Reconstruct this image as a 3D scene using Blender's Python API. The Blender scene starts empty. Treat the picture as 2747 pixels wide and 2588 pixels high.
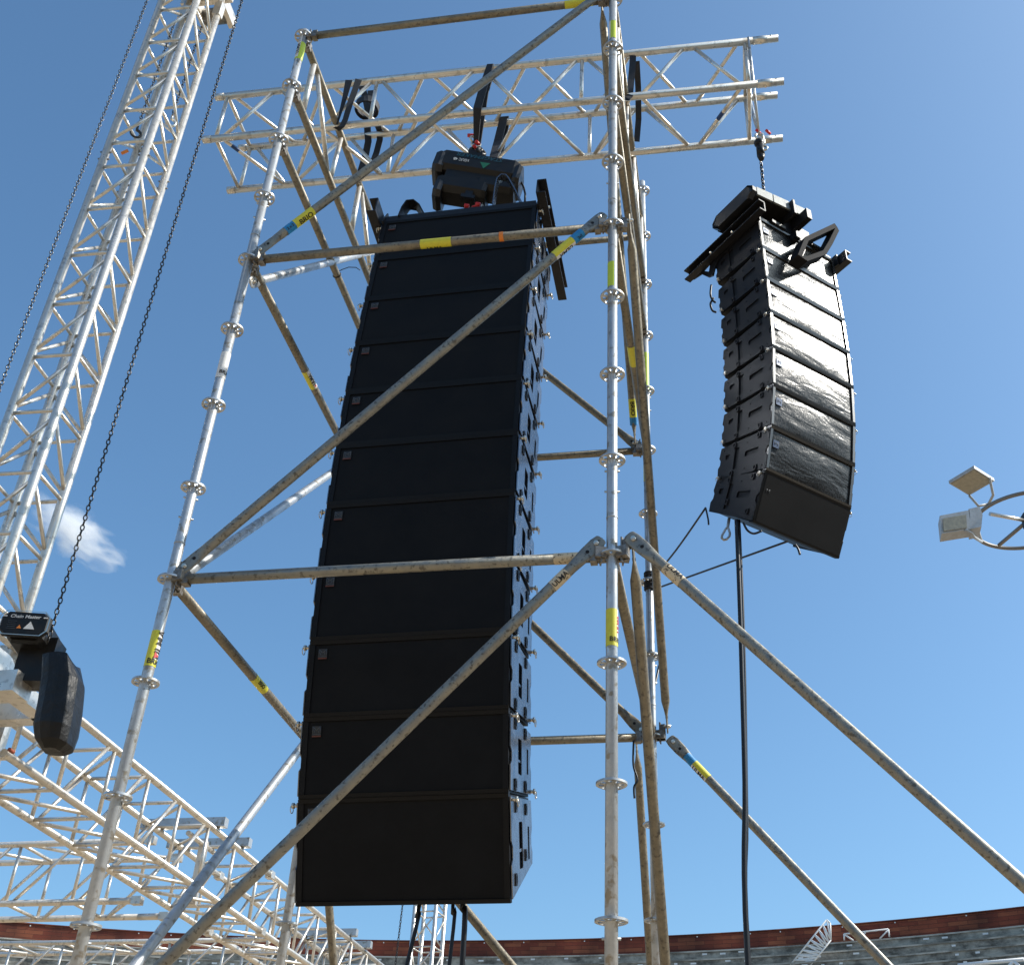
import bpy, bmesh, math, random
from mathutils import Vector, Matrix
random.seed(7)
V = Vector
SC = bpy.context.scene
COL = SC.collection
# ------------------------------------------------------------------ camera
TH, ROLL, FPX, PX, PY = 0.5995347, 0.0355319, 3144.3588, 1487.078, 1294.0
CW, CH = 2747.0, 2588.0
C0 = V((0, 0, 1.6))
_F = V((0, math.cos(TH), math.sin(TH))); _R = V((1, 0, 0)); _U = _R.cross(_F)
CR = math.cos(ROLL)*_R + math.sin(ROLL)*_U
CU = -math.sin(ROLL)*_R + math.cos(ROLL)*_U
CF = _F
cam = bpy.data.cameras.new('camera')
camo = bpy.data.objects.new('camera', cam); COL.objects.link(camo)
camo.matrix_world = Matrix(((CR.x, CU.x, -CF.x, C0.x), (CR.y, CU.y, -CF.y, C0.y), (CR.z, CU.z, -CF.z, C0.z), (0, 0, 0, 1)))
cam.sensor_fit = 'HORIZONTAL'; cam.sensor_width = 36.0
cam.lens = FPX/CW*36.0
cam.shift_x = -(PX-CW/2)/CW
cam.clip_start = 0.1; cam.clip_end = 6000
SC.camera = camo
# ------------------------------------------------------------------ light
SUN = V((0.742, -0.03, 0.67)).normalized()
el = math.asin(SUN.z); az = math.atan2(SUN.x, SUN.y)
wd = bpy.data.worlds.new('World'); SC.world = wd; wd.use_nodes = True
nt = wd.node_tree; nt.nodes.clear()
sky = nt.nodes.new('ShaderNodeTexSky'); sky.sky_type = 'NISHITA'; sky.sun_disc = False
sky.sun_elevation = el; sky.sun_rotation = az
sky.air_density = 1.0; sky.dust_density = 2.0; sky.ozone_density = 6.0; sky.altitude = 0
bg = nt.nodes.new('ShaderNodeBackground'); bg.inputs['Strength'].default_value = 0.15
wo = nt.nodes.new('ShaderNodeOutputWorld')
tn = nt.nodes.new('ShaderNodeVectorMath'); tn.operation = 'MULTIPLY'; tn.inputs[1].default_value = (.92, 1.03, .955)   # white balance of the camera
nt.links.new(sky.outputs[0], tn.inputs[0]); hs = nt.nodes.new('ShaderNodeHueSaturation'); hs.inputs['Saturation'].default_value = 1.04; nt.links.new(tn.outputs[0], hs.inputs['Color']); nt.links.new(hs.outputs[0], bg.inputs[0]); nt.links.new(bg.outputs[0], wo.inputs[0])
sl = bpy.data.lights.new('sun', 'SUN'); sl.energy = 4.2; sl.angle = math.radians(0.5); sl.color = (1, .95, .87)
so = bpy.data.objects.new('sun', sl); COL.objects.link(so)
so.rotation_euler = SUN.to_track_quat('Z', 'Y').to_euler()
SC.view_settings.view_transform = 'Standard'; SC.view_settings.look = 'None'
SC.view_settings.exposure = 0.5; SC.view_settings.gamma = 1.0
SC.cycles.max_bounces = 8; SC.cycles.volume_bounces = 8

# ------------------------------------------------------------------ pixel -> world helpers
def ray(px, py): return (CF + (px-PX)/FPX*CR - (py-PY)/FPX*CU)
def at_y(px, py, y): d = ray(px, py); return C0 + d*(y/d.y)
def at_z(px, py, z): d = ray(px, py); return C0 + d*((z-C0.z)/d.z)
def at_pl(px, py, P, n): d = ray(px, py); return C0 + d*((V(P)-C0).dot(n)/d.dot(n))
def prj(P):
    v = V(P)-C0; d = v.dot(CF); return (PX+FPX*v.dot(CR)/d, PY-FPX*v.dot(CU)/d)
def tpix(a, b, px, py):
    best = min((( (prj(a.lerp(b, i/400))[0]-px)**2+(prj(a.lerp(b, i/400))[1]-py)**2, i/400) for i in range(401)))
    return best[1]

# ------------------------------------------------------------------ materials
def mat(name, c1, rough=.5, metal=0., c2=None, ns=8., bump=0., bs=60., rvar=0., spec=.5, thr=(.35, .65), c3=None, n3=40., bd=.002, stretch=None, coat=0.):
    m = bpy.data.materials.new(name); m.use_nodes = True
    t = m.node_tree; n = t.nodes; b = n['Principled BSDF']
    b.inputs['Base Color'].default_value = (*c1, 1); b.inputs['Roughness'].default_value = rough
    b.inputs['Metallic'].default_value = metal; b.inputs['Specular IOR Level'].default_value = spec
    b.inputs['Coat Weight'].default_value = coat
    tc = n.new('ShaderNodeTexCoord'); oi = n.new('ShaderNodeObjectInfo')
    ad = n.new('ShaderNodeVectorMath'); ad.operation = 'ADD'
    sc_ = n.new('ShaderNodeVectorMath'); sc_.operation = 'SCALE'; sc_.inputs[3].default_value = 1.0
    mu = n.new('ShaderNodeMath'); mu.operation = 'MULTIPLY'; mu.inputs[1].default_value = 37.0
    t.links.new(oi.outputs['Random'], mu.inputs[0]); t.links.new(tc.outputs['Object'], ad.inputs[0]); t.links.new(mu.outputs[0], ad.inputs[1])
    vec = ad.outputs[0]
    if stretch:
        mp = n.new('ShaderNodeMapping'); mp.inputs['Scale'].default_value = stretch
        t.links.new(vec, mp.inputs[0]); vec = mp.outputs[0]
    last = None
    if c2:
        no = n.new('ShaderNodeTexNoise'); no.inputs['Scale'].default_value = ns; no.inputs['Detail'].default_value = 7; no.inputs['Roughness'].default_value = .65
        t.links.new(vec, no.inputs['Vector'])
        mr = n.new('ShaderNodeMapRange'); mr.inputs[1].default_value = thr[0]; mr.inputs[2].default_value = thr[1]
        t.links.new(no.outputs[0], mr.inputs[0])
        mx = n.new('ShaderNodeMix'); mx.data_type = 'RGBA'; mx.inputs[6].default_value = (*c1, 1); mx.inputs[7].default_value = (*c2, 1)
        t.links.new(mr.outputs[0], mx.inputs[0]); t.links.new(mx.outputs[2], b.inputs['Base Color']); last = mx.outputs[2]
        if rvar:
            m2 = n.new('ShaderNodeMapRange'); m2.inputs[3].default_value = rough-rvar; m2.inputs[4].default_value = rough+rvar
            t.links.new(mr.outputs[0], m2.inputs[0]); t.links.new(m2.outputs[0], b.inputs['Roughness'])
    if c3:
        no = n.new('ShaderNodeTexNoise'); no.inputs['Scale'].default_value = n3; no.inputs['Detail'].default_value = 4
        t.links.new(vec, no.inputs['Vector'])
        mr = n.new('ShaderNodeMapRange'); mr.inputs[1].default_value = .56; mr.inputs[2].default_value = .66
        t.links.new(no.outputs[0], mr.inputs[0])
        mx = n.new('ShaderNodeMix'); mx.data_type = 'RGBA'; mx.inputs[7].default_value = (*c3, 1)
        if last: t.links.new(last, mx.inputs[6])
        else: mx.inputs[6].default_value = (*c1, 1)
        t.links.new(mr.outputs[0], mx.inputs[0]); t.links.new(mx.outputs[2], b.inputs['Base Color'])
    if bump:
        no = n.new('ShaderNodeTexNoise'); no.inputs['Scale'].default_value = bs; no.inputs['Detail'].default_value = 5
        t.links.new(vec, no.inputs['Vector'])
        bp = n.new('ShaderNodeBump'); bp.inputs['Strength'].default_value = bump; bp.inputs['Distance'].default_value = bd
        t.links.new(no.outputs[0], bp.inputs['Height']); t.links.new(bp.outputs[0], b.inputs['Normal'])
    return m
M = {}
M['alu'] = mat('aluminium', (.74, .695, .625), .33, .68, (.64, .60, .53), 9, .12, 50, .08, c3=(.48, .45, .40), n3=24)
M['galv'] = mat('galvanised_steel', (.52, .54, .55), .38, .55, (.40, .42, .43), 14, .25, 70, .1, c3=(.30, .27, .22), n3=26)
M['old'] = mat('weathered_steel_tube', (.165, .145, .11), .48, .4, (.27, .235, .17), 26, .5, 90, .12, c3=(.11, .095, .075), n3=60)
M['oldg'] = mat('dull_steel_tube', (.215, .21, .19), .42, .5, (.30, .28, .225), 20, .4, 80, .1, c3=(.12, .11, .09), n3=55)
M['cast'] = mat('cast_steel', (.26, .25, .23), .45, .5, (.14, .12, .10), 40, .4, 90, .1)
M['rust'] = mat('red_rusty_steel', (.30, .07, .035), .7, .1, (.20, .06, .035), 30, .3, 90)
M['steel'] = mat('bright_steel', (.62, .58, .50), .28, .9)
M['paint'] = mat('black_cabinet_paint', (.008, .0083, .010), .5, 0., (.006, .006, .007), 30, .35, 220, .05, spec=.25)
M['grA'] = mat('black_grille_mesh', (.006, .006, .0065), .62, 0., (.0095, .0095, .010), 5, .3, 350, .04, spec=.13)
M['lip'] = mat('black_metal_edge', (.0065, .0067, .0075), .5, .0, (.005, .005, .0055), 40, .15, 150, spec=.2)
M['lipB'] = mat('glossy_black_metal_edge', (.03, .03, .031), .26, .0, (.02, .02, .02), 40, .15, 150, spec=1.)
M['plate'] = mat('sky_tinted_rigging_plate', (.22, .24, .275), .25, .85, (.16, .175, .21), 12, .2, 40, .05, spec=.6, bd=.004)  # blue of the reflected sky is put into the base colour
M['frame'] = mat('black_powder_coat', (.009, .009, .011), .42, 0., (.012, .012, .014), 20, .2, 160, spec=.28)
M['matte'] = mat('matte_black_coat', (.012, .012, .014), .8, 0., spec=.12)
M['rubber'] = mat('black_cable_rubber', (.008, .008, .009), .38, 0., spec=.45)
M['strap'] = mat('black_webbing', (.008, .009, .013), .75, 0., (.014, .015, .02), 60, .5, 200)
M['motor'] = mat('black_hoist_housing', (.009, .0085, .008), .42, 0., (.014, .0125, .011), 14, .25, 120, .08, spec=.3)
M['hoistgrey'] = mat('mottled_grey_casting', (.20, .22, .21), .6, .2, (.13, .14, .14), 30, .5, 120)
M['chain'] = mat('dark_chain_steel', (.05, .048, .045), .3, .85)
M['chaing'] = mat('zinc_chain_steel', (.10, .095, .09), .22, .9)
M['bag'] = mat('black_vinyl_bag', (.012, .0115, .011), .46, 0., (.007, .007, .007), 6, .55, 9, .05, spec=.3, bd=.03)
M['yellow'] = mat('yellow_sticker', (.66, .62, .045), .5, 0., (.55, .50, .05), 50, thr=(.45, .75))
M['lime'] = mat('lime_sticker', (.50, .62, .04), .5, 0.)
M['blue'] = mat('blue_sticker', (.015, .25, .55), .5, 0., (.02, .18, .42), 60)
M['dblue'] = mat('navy_tape', (.01, .045, .16), .5, 0.)
M['white'] = mat('white_sticker', (.72, .70, .66), .5, 0., (.45, .40, .32), 60, thr=(.55, .7))
M['cream'] = mat('worn_cream_sticker', (.60, .50, .34), .6, 0., (.12, .10, .07), 55, thr=(.56, .62))
M['ink'] = mat('black_ink', (.012, .012, .012), .6)
M['red'] = mat('red_paint', (.55, .02, .02), .45)
M['orange'] = mat('orange_tape', (.75, .22, .03), .5)
M['teal'] = mat('teal_print', (.015, .075, .105), .5)
M['green'] = mat('green_print', (.015, .16, .075), .5)
M['logo'] = mat('grey_print', (.07, .078, .09), .5)
M['logor'] = mat('orange_print', (.14, .038, .022), .5)
M['badge'] = mat('grey_badge', (.018, .019, .021), .5)
M['badgeb'] = mat('blue_grey_badge', (.07, .09, .14), .3, .4)
M['dark'] = mat('painted_hole_shade', (.004, .004, .005), .8)  # near-black colour painted as the shade inside holes
M['lampgrey'] = mat('grey_lamp_housing', (.42, .43, .44), .5, .1, (.33, .33, .33), 6)
M['lens'] = mat('dusty_lamp_lens', (.36, .32, .23), .4, 0., (.24, .22, .17), 7, .5, 30)
M['mast'] = mat('dull_mast_steel', (.20, .18, .16), .5, .4)
M['wpaint'] = mat('white_railing_paint', (.80, .79, .77), .5)
# perforated, wrinkled grille of the right column
def grille_b():
    m = mat('wrinkled_black_grille', (.011, .0108, .0105), .30, .0, spec=.5); m.node_tree.nodes['Principled BSDF'].inputs['IOR'].default_value = 1.38
    t = m.node_tree; n = t.nodes; b = n['Principled BSDF']
    tc = n.new('ShaderNodeTexCoord'); oi = n.new('ShaderNodeObjectInfo')
    mu = n.new('ShaderNodeMath'); mu.operation = 'MULTIPLY'; mu.inputs[1].default_value = 11
    t.links.new(oi.outputs['Random'], mu.inputs[0])
    ad = n.new('ShaderNodeVectorMath'); ad.operation = 'ADD'
    t.links.new(tc.outputs['Object'], ad.inputs[0]); t.links.new(mu.outputs[0], ad.inputs[1])
    mp = n.new('ShaderNodeMapping'); mp.inputs['Scale'].default_value = (1.6, 1, 5.0); mp.inputs['Rotation'].default_value = (0, .25, 0)
    t.links.new(ad.outputs[0], mp.inputs[0])
    n1 = n.new('ShaderNodeTexNoise'); n1.inputs['Scale'].default_value = 2.2; n1.inputs['Detail'].default_value = 3; n1.inputs['Distortion'].default_value = .5
    t.links.new(mp.outputs[0], n1.inputs[0])
    b1 = n.new('ShaderNodeBump'); b1.inputs['Strength'].default_value = .5; b1.inputs['Distance'].default_value = .02
    t.links.new(n1.outputs[0], b1.inputs['Height'])
    mp2 = n.new('ShaderNodeMapping'); mp2.inputs['Scale'].default_value = (3.2, 1, 1)
    t.links.new(ad.outputs[0], mp2.inputs[0])
    n2 = n.new('ShaderNodeTexNoise'); n2.inputs['Scale'].default_value = 55; n2.inputs['Detail'].default_value = 3
    t.links.new(mp2.outputs[0], n2.inputs[0])
    b2 = n.new('ShaderNodeBump'); b2.inputs['Strength'].default_value = .24; b2.inputs['Distance'].default_value = .004
    t.links.new(n2.outputs[0], b2.inputs['Height']); t.links.new(b1.outputs[0], b2.inputs['Normal'])
    vo = n.new('ShaderNodeTexVoronoi'); vo.inputs['Scale'].default_value = 150
    t.links.new(ad.outputs[0], vo.inputs[0])
    b3 = n.new('ShaderNodeBump'); b3.inputs['Strength'].default_value = .2; b3.inputs['Distance'].default_value = .002
    t.links.new(vo.outputs[0], b3.inputs['Height']); t.links.new(b2.outputs[0], b3.inputs['Normal'])
    t.links.new(b3.outputs[0], b.inputs['Normal'])
    r = n.new('ShaderNodeMapRange'); r.inputs[1].default_value = .35; r.inputs[2].default_value = .65; r.inputs[3].default_value = .22; r.inputs[4].default_value = .34
    t.links.new(n2.outputs[0], r.inputs[0]); t.links.new(r.outputs[0], b.inputs['Roughness'])
    return m
M['grB'] = grille_b()

# ------------------------------------------------------------------ mesh builder
class MB:
    def __init__(s): s.v = []; s.f = []; s.mi = []; s.sm = []
    def add(s, vs, fs, mi=0, smooth=False):
        o = len(s.v); s.v += [V(p) for p in vs]
        for f in fs: s.f.append([o+i for i in f]); s.mi.append(mi); s.sm.append(smooth)
        return s
    def box(s, c, d, ax=None, mi=0):
        """centre, size, optional 3 axes"""
        c = V(c); X, Y, Z = ax if ax else (V((1, 0, 0)), V((0, 1, 0)), V((0, 0, 1)))
        X, Y, Z = X*d[0]/2, Y*d[1]/2, Z*d[2]/2
        vs = [c+i*X+j*Y+k*Z for i in (-1, 1) for j in (-1, 1) for k in (-1, 1)]
        return s.add(vs, [(0, 1, 3, 2), (4, 6, 7, 5), (0, 4, 5, 1), (2, 3, 7, 6), (0, 2, 6, 4), (1, 5, 7, 3)], mi)
    def rings(s, rs, mi=0, caps=True, smooth=True, closed=False):
        n = len(rs[0]); o = len(s.v)
        for r in rs: s.v += [V(p) for p in r]
        m = len(rs)
        for i in range(m if closed else m-1):
            a = o+i*n; b = o+((i+1) % m)*n
            for j in range(n):
                k = (j+1) % n; s.f.append([a+j, a+k, b+k, b+j]); s.mi.append(mi); s.sm.append(smooth)
        if caps and not closed:
            s.f.append([o+j for j in range(n)][::-1]); s.mi.append(mi); s.sm.append(False)
            s.f.append([o+(m-1)*n+j for j in range(n)]); s.mi.append(mi); s.sm.append(False)
        return s
    def tube(s, a, b, r, n=14, mi=0, caps=True, r2=None):
        a, b = V(a), V(b); d = (b-a).normalized()
        x = d.cross(V((0, 0, 1))); x = d.cross(V((1, 0, 0))) if x.length < .05 else x; x.normalize(); y = d.cross(x)
        rr = [(a, r), (b, r if r2 is None else r2)]
        return s.rings([[p+q*(math.cos(2*math.pi*i/n)*x+math.sin(2*math.pi*i/n)*y) for i in range(n)] for p, q in rr], mi, caps)
    def path(s, pts, r, n=8, mi=0, closed=False, flat=None):
        """tube along a polyline; flat=(w,t) makes a ribbon; r may be a list"""
        pts = [V(p) for p in pts]; m = len(pts); rs = []; up = None
        for i, p in enumerate(pts):
            a = pts[(i-1) % m] if (closed or i > 0) else p; b = pts[(i+1) % m] if (closed or i < m-1) else p
            d = (b-a).normalized()
            if up is None:
                up = d.cross(V((0.2, 1, 0.1)));
                if up.length < .1: up = d.cross(V((1, 0, 0)))
            up = (up-d*up.dot(d)).normalized(); y = d.cross(up)
            q = r[i] if isinstance(r, (list, tuple)) else r
            rs.append([p+q*(math.cos(2*math.pi*j/n)*up+math.sin(2*math.pi*j/n)*y) for j in range(n)])
        return s.rings(rs, mi, True, True, closed)
    def strip(s, pts, wdir, w, t, mi=0):
        """flat band: width w along wdir (vector or list), thickness t"""
        pts = [V(p) for p in pts]; m = len(pts); rs = []
        for i, p in enumerate(pts):
            d = (pts[min(i+1, m-1)]-pts[max(i-1, 0)]).normalized()
            wv = V(wdir[i] if isinstance(wdir, list) else wdir); wv = (wv-d*wv.dot(d)).normalized(); nn = d.cross(wv)
            ww = w[i] if isinstance(w, list) else w
            rs.append([p+wv*ww/2+nn*t/2, p-wv*ww/2+nn*t/2, p-wv*ww/2-nn*t/2, p+wv*ww/2-nn*t/2])
        return s.rings(rs, mi, True, False)
    def prism(s, poly, dirv, mi=0):
        poly = [V(p) for p in poly]; n = len(poly); dv = V(dirv)
        return s.add(poly+[p+dv for p in poly], [list(range(n))[::-1], [n+i for i in range(n)]]+[[i, (i+1) % n, n+(i+1) % n, n+i] for i in range(n)], mi)
    def mesh(s, me, fn, mi=0):
        o = len(s.v); s.v += [fn(v.co) for v in me.vertices]
        for p in me.polygons: s.f.append([o+i for i in p.vertices]); s.mi.append(mi); s.sm.append(False)
        return s
    def torus(s, c, R, r, ax, N=12, n=6, mi=0, st=1.0):
        x, y = ax; z = x.cross(y); c = V(c); rs = []
        for i in range(N):
            a = 2*math.pi*i/N; e = math.cos(a)*x*st+math.sin(a)*y; e2 = (math.cos(a)*x+math.sin(a)*y)
            rs.append([c+R*e+r*(math.cos(2*math.pi*j/n)*e2+math.sin(2*math.pi*j/n)*z) for j in range(n)])
        return s.rings(rs, mi, False, True, True)
    def sphere(s, c, r, mi=0, n=10):
        c = V(c); rs = []
        for i in range(1, n):
            t = math.pi*i/n; rs.append([c+V((r*math.sin(t)*math.cos(2*math.pi*j/n), r*math.sin(t)*math.sin(2*math.pi*j/n), r*math.cos(t))) for j in range(n)])
        return s.rings(rs, mi, True, True)
    def build(s, name, mats, parent=None, loc=None):
        me = bpy.data.meshes.new(name)
        o = bpy.data.objects.new(name, me); COL.objects.link(o)
        off = V((0, 0, 0))
        if parent is not None:
            o.parent = parent; off = WL.get(parent.name, V((0, 0, 0)))
        elif loc is not None: off = V(loc); o.location = off
        WL[name if False else o.name] = off
        me.from_pydata([tuple(p-off) for p in s.v], [], s.f)
        for m in (mats if isinstance(mats, (list, tuple)) else [mats]): me.materials.append(M[m] if isinstance(m, str) else m)
        me.polygons.foreach_set('material_index', s.mi); me.polygons.foreach_set('use_smooth', s.sm)
        me.update(); return o
WL = {}
def tag(o, label=None, cat=None, group=None, kind=None):
    if label: o['label'] = label
    if cat: o['category'] = cat
    if group: o['group'] = group
    if kind: o['kind'] = kind
    return o
def empty(name, loc, label, cat, group=None):
    o = bpy.data.objects.new(name, None); COL.objects.link(o); o.location = loc; o.empty_display_size = .1
    WL[o.name] = V(loc); return tag(o, label, cat, group)
def copy_tree(o, parent=None):
    c = o.copy(); COL.objects.link(c); c.parent = parent
    for ch in list(o.children):
        copy_tree(ch, c)
    return c
def plate2d(outer, holes=(), th=.004):
    cu = bpy.data.curves.new('tmp', 'CURVE'); cu.dimensions = '2D'; cu.fill_mode = 'BOTH'; cu.extrude = th/2
    for pl in [outer]+list(holes):
        s = cu.splines.new('POLY'); s.points.add(len(pl)-1); s.use_cyclic_u = True
        for i, p in enumerate(pl): s.points[i].co = (p[0], p[1], 0, 1)
    o = bpy.data.objects.new('tmp', cu); me = bpy.data.meshes.new_from_object(o)
    bpy.data.objects.remove(o); bpy.data.curves.remove(cu); return me
def text2d(txt, size, bold=True, shear=0., flip=False):
    t = bpy.data.curves.new('tmp', 'FONT'); t.body = txt; t.size = size; t.align_x = 'CENTER'; t.align_y = 'CENTER'; t.shear = shear; t.resolution_u = 3
    if bold: t.offset = size*.02
    o = bpy.data.objects.new('tmp', t); me = bpy.data.meshes.new_from_object(o)
    bpy.data.objects.remove(o); bpy.data.curves.remove(t)
    bm = bmesh.new(); bm.from_mesh(me); bmesh.ops.triangulate(bm, faces=bm.faces)
    for _ in range(4):
        es = [e for e in bm.edges if e.calc_length() > .007]
        if not es: break
        bmesh.ops.subdivide_edges(bm, edges=es, cuts=1); bmesh.ops.triangulate(bm, faces=bm.faces)
    bm.to_mesh(me); bm.free(); return me
def rrect(x0, x1, y0, y1, r, n=4):
    out = []
    for cx, cy, a0 in ((x1-r, y1-r, 0), (x0+r, y1-r, 90), (x0+r, y0+r, 180), (x1-r, y0+r, 270)):
        for i in range(n+1):
            a = math.radians(a0+90*i/n); out.append((cx+r*math.cos(a), cy+r*math.sin(a)))
    return out
def circ(cx, cy, r, n=10): return [(cx+r*math.cos(2*math.pi*i/n), cy+r*math.sin(2*math.pi*i/n)) for i in range(n)]
def basis(d):
    d = V(d).normalized(); x = d.cross(V((0, 0, 1)))
    if x.length < .05: x = d.cross(V((0, 1, 0)))
    x.normalize(); return x, d.cross(x), d

# ================================================================== SETTING
def ground():
    m = mat('arena_sand', (.37, .285, .185), .9, 0., (.30, .23, .15), .25, .4, 18, c3=(.42, .33, .22), n3=3.)
    b = MB(); n = 96; R = [0.01, 8, 26, 60, 400, 3000]
    for i in range(len(R)-1):
        b.add([(R[i]*math.cos(2*math.pi*j/n), R[i]*math.sin(2*math.pi*j/n), 0) for j in range(n)]+[(R[i+1]*math.cos(2*math.pi*j/n), R[i+1]*math.sin(2*math.pi*j/n), 0) for j in range(n)],
              [(j, n+j, n+(j+1) % n, (j+1) % n) for j in range(n)])
    tag(b.build('ground', [m]), kind='structure')
ground()

RC = V((-9.51, .77, 0)); RR = 43.61; ZT = 11.6; ZB = 11.06
def uvmat(name, build):
    m = bpy.data.materials.new(name); m.use_nodes = True; build(m.node_tree, m.node_tree.nodes, m.node_tree.nodes['Principled BSDF']); return m
def brickm(t, n, b):
    uv = n.new('ShaderNodeUVMap'); uv.uv_map = 'UVMap'
    br = n.new('ShaderNodeTexBrick'); br.inputs['Color1'].default_value = (.26, .062, .034, 1); br.inputs['Color2'].default_value = (.52, .19, .09, 1)
    br.inputs['Mortar'].default_value = (.13, .045, .03, 1); br.inputs['Scale'].default_value = 1.0; br.inputs['Mortar Size'].default_value = .006
    br.inputs['Brick Width'].default_value = .62; br.inputs['Row Height'].default_value = .13; br.inputs['Bias'].default_value = -.45
    t.links.new(uv.outputs[0], br.inputs[0])
    no = n.new('ShaderNodeTexNoise'); no.inputs['Scale'].default_value = .55; no.inputs['Detail'].default_value = 6
    t.links.new(uv.outputs[0], no.inputs['Vector'])
    mr = n.new('ShaderNodeMapRange'); mr.inputs[1].default_value = .38; mr.inputs[2].default_value = .68
    mx = n.new('ShaderNodeMix'); mx.data_type = 'RGBA'; mx.blend_type = 'MULTIPLY'; mx.inputs[0].default_value = .9
    cr = n.new('ShaderNodeMix'); cr.data_type = 'RGBA'; cr.inputs[6].default_value = (.28, .26, .25, 1); cr.inputs[7].default_value = (1.1, .95, .85, 1)
    t.links.new(no.outputs[0], mr.inputs[0]); t.links.new(mr.outputs[0], cr.inputs[0])
    t.links.new(br.outputs[0], mx.inputs[6]); t.links.new(cr.outputs[2], mx.inputs[7]); t.links.new(mx.outputs[2], b.inputs['Base Color'])
    b.inputs['Roughness'].default_value = .85
    bp = n.new('ShaderNodeBump'); bp.inputs['Strength'].default_value = .6; bp.inputs['Distance'].default_value = .02
    t.links.new(br.outputs[1], bp.inputs['Height']); bp.invert = True; t.links.new(bp.outputs[0], b.inputs['Normal'])
def stonem(t, n, b):
    uv = n.new('ShaderNodeUVMap'); uv.uv_map = 'UVMap'
    no = n.new('ShaderNodeTexNoise'); no.inputs['Scale'].default_value = 1.3; no.inputs['Detail'].default_value = 9; no.inputs['Roughness'].default_value = .7
    mp = n.new('ShaderNodeMapping'); mp.inputs['Scale'].default_value = (1, 1.6, 1)
    t.links.new(uv.outputs[0], mp.inputs[0]); t.links.new(mp.outputs[0], no.inputs['Vector'])
    mr = n.new('ShaderNodeMapRange'); mr.inputs[1].default_value = .40; mr.inputs[2].default_value = .62
    t.links.new(no.outputs[0], mr.inputs[0])
    mx = n.new('ShaderNodeMix'); mx.data_type = 'RGBA'; mx.inputs[6].default_value = (.10, .092, .078, 1); mx.inputs[7].default_value = (.42, .39, .33, 1)
    t.links.new(mr.outputs[0], mx.inputs[0]); t.links.new(mx.outputs[2], b.inputs['Base Color']); b.inputs['Roughness'].default_value = .9
M['nose'] = mat('pale_mottled_step_edge', (.50, .47, .41), .9, 0., (.20, .19, .165), .8, thr=(.45, .6))  # paler than the steps, mottled at random
M['brick'] = uvmat('red_brick', brickm); M['stone'] = uvmat('mossy_grey_concrete', stonem)
def ringwall(b, prof, n=240, mi=0):
    """lathe about RC with uv (arc, path length)"""
    o = len(b.v); m = len(prof)
    for i in range(n):
        a = 2*math.pi*i/n
        for r, z in prof: b.v.append(RC+V((r*math.cos(a), r*math.sin(a), z)))
    for i in range(n):
        k = (i+1) % n
        for j in range(m-1):
            b.f.append([o+i*m+j, o+k*m+j, o+k*m+j+1, o+i*m+j+1]); b.mi.append(mi); b.sm.append(False)
def setuv(o, n, prof):
    me = o.data; L = [0]
    for a, c in zip(prof, prof[1:]): L.append(L[-1]+math.hypot(a[0]-c[0], a[1]-c[1]))
    uv = me.uv_layers.new(name='UVMap'); m = len(prof); da = 2*math.pi/n*RR; k = 0
    for i in range(n):
        for j in range(m-1):
            for q, (u, w) in enumerate(((i, j), (i+1, j), (i+1, j+1), (i, j+1))):
                uv.data[k].uv = (u*da, L[w]); k += 1
def grandstand():
    root = empty('grandstand', RC, 'round bullring grandstand with grey stone steps under a red brick parapet', 'grandstand')
    p = [(RR, ZB-.3), (RR, ZT), (RR+.5, ZT), (RR+.5, ZT-.6), (RR+.5, 0.)]
    b = MB(); ringwall(b, p); o = b.build('brick_wall', ['brick'], root); setuv(o, 240, p)
    cp = [(RR-.03, ZT+.003), (RR-.03, ZT+.04), (RR+.53, ZT+.04), (RR+.53, ZT+.003)]
    b = MB(); ringwall(b, cp); o = b.build('coping', ['brick'], root); setuv(o, 240, cp)
    pr = []; r, z = RR-.12, ZB+.0; pr.append((RR, z)); pr.append((r, z))
    for i in range(22):
        z -= .42; pr.append((r, z)); r -= .70; pr.append((r, z))
    pr.append((r, 0.))
    b = MB(); ringwall(b, pr); o = b.build('terrace', ['stone'], root); setuv(o, 240, pr)
    b = MB(); z = ZB; r = RR-.12
    for i in range(14):
        ringwall(b, [(r-.03, z-.045), (r-.03, z+.004), (r+.02, z+.004)]); z -= .42; r -= .70
    o = b.build('step_nosing', ['nose'], root); o['kind'] = 'stuff'
    b = MB(); rnd = random.Random(3)
    r, z = RR-.12, ZB
    for i in range(9):
        for j in range(150):
            a = math.radians(20+120*j/150)+rnd.uniform(-.0006, .0006)+ (i % 2)*.006
            if rnd.random() < .42: continue
            c = RC+V((math.cos(a), math.sin(a), 0))*(r-.012); t = V((-math.sin(a), math.cos(a), 0))
            w = rnd.uniform(.05, .10); zz = z-.14+rnd.uniform(-.02, .02)
            b.add([c-t*w+V((0, 0, zz)), c+t*w+V((0, 0, zz)), c+t*w+V((0, 0, zz+.055)), c-t*w+V((0, 0, zz+.055))], [(0, 1, 2, 3)])
        z -= .42; r -= .70
    tag(b.build('seat_number', ['wpaint'], root), kind='stuff')
    b = MB()
    for j in range(50):
        a = math.radians(20+120*j/50+rnd.uniform(-.6, .6)); c = RC+V((math.cos(a), math.sin(a), 0))*(RR-.02)+V((0, 0, ZT-.05)); b.box(c, (.035, .035, .035))
    tag(b.build('parapet_fixing', ['wpaint'], root), kind='stuff')
grandstand()
def hit_ring(px, py, R):
    d = ray(px, py); c = RC-C0; a = d.x**2+d.y**2; bb = -2*(d.x*c.x+d.y*c.y); cc = c.x**2+c.y**2-R*R
    return C0+d*((-bb+math.sqrt(bb*bb-4*a*cc))/(2*a))

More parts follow.
